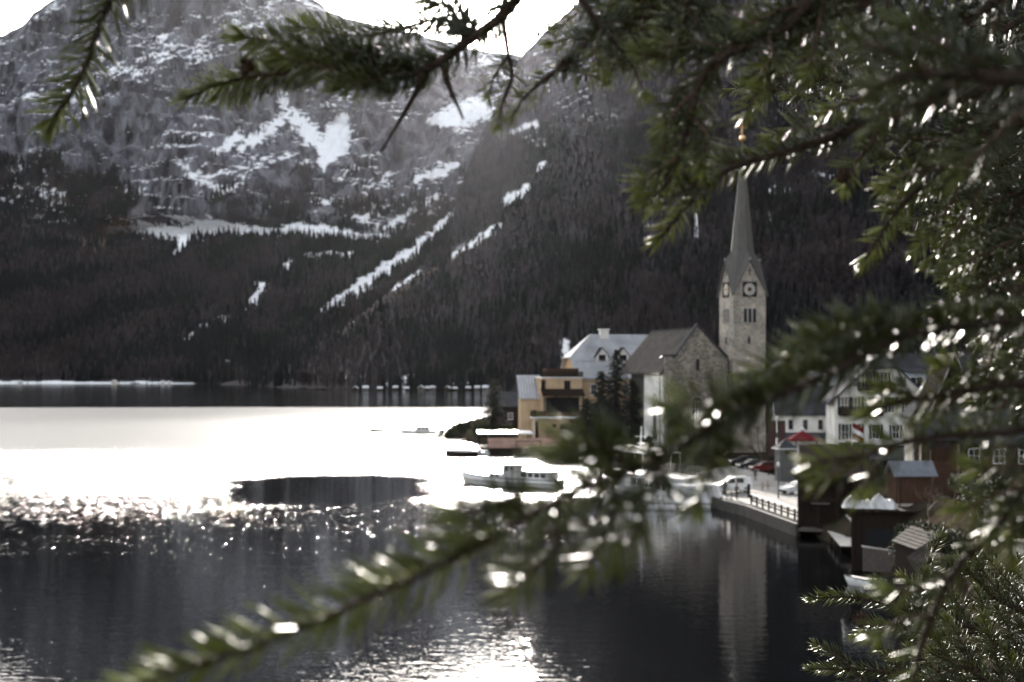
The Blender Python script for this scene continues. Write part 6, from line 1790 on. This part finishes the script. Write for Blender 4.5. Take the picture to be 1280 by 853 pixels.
# right hand mass
B('drooping spruce branch with bright tip right of the spire', [(1330, 60, 1.05), (1280, 110, 1.05), (1225, 172, 1.05), (1175, 212, 1.05), (1122, 262, 1.05), (1098, 298, 1.05), (1080, 326, 1.05)], twigs=[[(1215, 182, 1.05), (1195, 240, 1.05), (1170, 280, 1.05), (1147, 312, 1.05)], [(1240, 155, 1.05), (1225, 230, 1.06), (1200, 280, 1.06), (1164, 326, 1.06)], [(1175, 212, 1.05), (1140, 215, 1.0), (1110, 230, 1.0)]], nl=.018, nw=.0015, dens=13, r=(.0046, .0013), seed=13, young=(0, 1.0))
B('spruce spray hanging at the right edge above the dark houses', [(1340, 190, 1.2), (1290, 230, 1.2), (1255, 290, 1.2), (1225, 345, 1.2), (1203, 378, 1.2)], twigs=[[(1262, 278, 1.2), (1230, 300, 1.18), (1205, 330, 1.18)], [(1280, 245, 1.2), (1235, 250, 1.24), (1200, 275, 1.24)]], nl=.019, nw=.0015, dens=12, r=(.0040, .0013), seed=14, auto=(5, .07, .1, 40))
TOPR = (
 ('spruce branch from the top right corner sloping down left', [(1330, -80, 1.1), (1260, -10, 1.1), (1195, 35, 1.1), (1145, 62, 1.1), (1110, 92, 1.1)], .07, 15, 8),
 ('uppermost spruce branch along the top right edge', [(1180, -80, 1.0), (1120, -25, 1.0), (1075, 10, 1.0), (1030, 25, 1.0), (990, 50, 1.0)], .07, 16, 8),
 ('thick dark near branch crossing the right edge high up', [(1340, 92, .62), (1265, 98, .62), (1190, 92, .62), (1135, 96, .62), (1095, 108, .63)], .045, 17, 6),
 ('shaded spruce branch below the thick near branch', [(1340, 140, 1.25), (1270, 155, 1.25), (1205, 160, 1.25), (1150, 190, 1.25), (1105, 200, 1.25)], .09, 18, 9),
 ('shaded spruce spray drooping at the right margin', [(1360, 170, 1.35), (1310, 230, 1.35), (1270, 300, 1.35), (1245, 360, 1.35)], .10, 19, 9),
 ('second shaded spruce spray low on the right margin', [(1360, 250, 1.1), (1310, 320, 1.1), (1270, 370, 1.1), (1235, 400, 1.1)], .09, 20, 9),
 ('spruce spray hanging down the right edge beside the roofs', [(1390, 330, 1.0), (1345, 390, 1.0), (1312, 440, 1.0), (1285, 490, 1.0)], .06, 21, 8),
 ('spruce branch filling the corner above the sharp branch', [(1300, 10, 1.5), (1240, 45, 1.5), (1190, 62, 1.5), (1140, 90, 1.5)], .10, 22, 8),
 ('inner spruce spray behind the drooping bright tip', [(1330, 130, 1.6), (1270, 190, 1.6), (1215, 250, 1.6), (1180, 300, 1.6)], .11, 23, 9),
 ('inner spruce spray at mid height by the right edge', [(1350, 220, 1.7), (1290, 270, 1.7), (1240, 330, 1.7), (1205, 370, 1.7)], .11, 24, 9),
 ('top edge spruce spray just right of the centre branch', [(1100, -70, 1.2), (1050, -20, 1.2), (1010, 30, 1.2), (985, 70, 1.2), (960, 95, 1.2)], .07, 25, 8),
 ('right margin spruce branch in deep shade', [(1380, 40, 1.4), (1320, 80, 1.4), (1260, 130, 1.4), (1200, 200, 1.4)], .10, 26, 9),
 ('lower right margin spruce branch hanging over the slate roofs', [(1410, 380, 1.3), (1355, 420, 1.3), (1305, 470, 1.3), (1272, 520, 1.3)], .08, 27, 9))
for lb, pl, L_, sd, na in TOPR:
    B(lb, pl, nl=.018, nw=.0015, dens=12, r=(.0050, .0013), seed=sd, auto=(max(4, na - 2), L_ * 1.05, .05, 42), young=(0, .5), twig_young=(0, .5))
# the big blurred branch across the lake
B('large blurred near branch running diagonally over the lake from right to lower left', [(1400, 372, .80), (1280, 398, .76), (1200, 408, .72), (1130, 420, .68), (1075, 446, .65), (1020, 474, .62), (955, 503, .60), (895, 532, .58), (845, 560, .56), (790, 588, .55), (725, 612, .53), (660, 645, .52), (600, 682, .51), (525, 718, .50), (450, 752, .49), (375, 785, .48), (295, 815, .475), (215, 842, .47), (150, 866, .47)],
  twigs=[[(790, 588, .55), (760, 560, .54), (728, 556, .53), (700, 562, .53)], [(760, 600, .54), (770, 640, .55), (752, 680, .55), (735, 708, .55)], [(700, 625, .53), (700, 665, .54), (672, 705, .54), (640, 735, .54)], [(900, 530, .58), (890, 580, .6), (870, 630, .6)], [(960, 500, .6), (920, 512, .58), (880, 506, .57), (848, 510, .57)], [(1130, 420, .68), (1090, 408, .66), (1040, 420, .64), (1005, 440, .63)], [(1070, 448, .65), (1040, 440, .68), (985, 452, .7), (940, 470, .7)], [(660, 645, .52), (640, 625, .52), (610, 630, .51), (580, 645, .51)], [(810, 575, .55), (830, 595, .53), (800, 650, .53), (780, 690, .53)]],
  nl=.0172, nw=.0016, dens=20, r=(.0024, .0011), seed=30, young=(.1, .95), twig_young=(.05, .7), up=.7)
B('blurred near twig hanging over the white guesthouse', [(1340, 520, .72), (1260, 540, .70), (1180, 545, .68), (1120, 556, .66), (1078, 570, .65), (1020, 578, .65)], twigs=[[(1120, 556, .66), (1095, 580, .66), (1080, 610, .66)], [(1080, 570, .65), (1050, 590, .65), (1030, 600, .65)]], nl=.017, nw=.0015, dens=8, r=(.0026, .0012), seed=31, young=(.2, .9))
B('blurred near twig reaching left in front of the guesthouse balconies', [(1360, 470, .8), (1280, 478, .78), (1200, 490, .76), (1140, 500, .75), (1090, 512, .75)], nl=.018, nw=.0015, dens=9, r=(.003, .0012), seed=32, auto=(4, .035, .3, 40))
B('blurred near spray dangling at the right edge beside the timber loft', [(1400, 560, .7), (1330, 590, .7), (1280, 612, .7), (1245, 660, .7)], nl=.018, nw=.0015, dens=9, r=(.003, .0012), seed=33, auto=(5, .04, .2, 42))
B('blurred near branch descending at the lower right with bright glints', [(1370, 560, .72), (1290, 620, .72), (1235, 668, .72), (1190, 720, .72), (1165, 770, .72), (1145, 830, .72), (1135, 890, .72)], twigs=[[(1190, 720, .72), (1150, 735, .7), (1120, 738, .7)], [(1165, 770, .72), (1125, 775, .7), (1100, 790, .7)]], nl=.017, nw=.0016, dens=7, r=(.0030, .0014), seed=34, young=(.1, .8))
# lower right, in focus
B('sharp spruce tip pointing left over the dark water', [(1240, 790, 2.25), (1180, 775, 2.25), (1130, 762, 2.25), (1085, 750, 2.25), (1050, 746, 2.25), (1013, 749, 2.25)], twigs=[[(1180, 775, 2.25), (1140, 790, 2.2), (1095, 782, 2.2), (1068, 795, 2.2)], [(1140, 764, 2.25), (1150, 740, 2.3), (1130, 722, 2.3)]], nl=.019, nw=.0018, dens=13, r=(.005, .0014), seed=40, buds=[(1076, 774, 2.2, .012)], young=(0, .8))
LOWR = (
 ('sharp spruce branch along the bottom edge pointing left', [(1300, 900, 2.2), (1220, 868, 2.2), (1150, 850, 2.2), (1090, 838, 2.2), (1014, 836, 2.2)], .12, 41, 8),
 ('spruce branch running up left from the lower right corner', [(1340, 880, 2.4), (1280, 830, 2.4), (1225, 790, 2.4), (1180, 760, 2.4), (1150, 735, 2.4)], .13, 42, 10),
 ('spruce branch at the right edge above the bottom corner', [(1350, 800, 2.5), (1290, 770, 2.5), (1240, 745, 2.5), (1200, 700, 2.5)], .13, 43, 9),
 ('small upright spruce shoot before the shingled hut', [(1150, 770, 2.45), (1152, 735, 2.45), (1162, 700, 2.45), (1176, 672, 2.45)], .0, 44, 0),
 ('spruce spray filling the bottom right corner', [(1330, 930, 2.1), (1270, 880, 2.1), (1215, 840, 2.1), (1160, 815, 2.1)], .13, 45, 10),
 ('spruce spray rising at the right edge beside the garden wall', [(1330, 850, 2.7), (1290, 800, 2.7), (1262, 750, 2.7), (1245, 700, 2.7)], .13, 46, 9),
 ('inner spruce spray above the bottom edge', [(1290, 940, 2.3), (1225, 890, 2.3), (1170, 860, 2.3), (1110, 858, 2.3)], .12, 47, 9))
for lb, pl, L_, sd, na in LOWR:
    B(lb, pl, nl=.019, nw=.0018, dens=13, r=(.0060, .0014), seed=sd, auto=(na, L_, .05, 42) if na else None, young=(0, .6), twig_young=(0, .6))
add_haze(2.6e-6, .80, (.86, .87, .95))
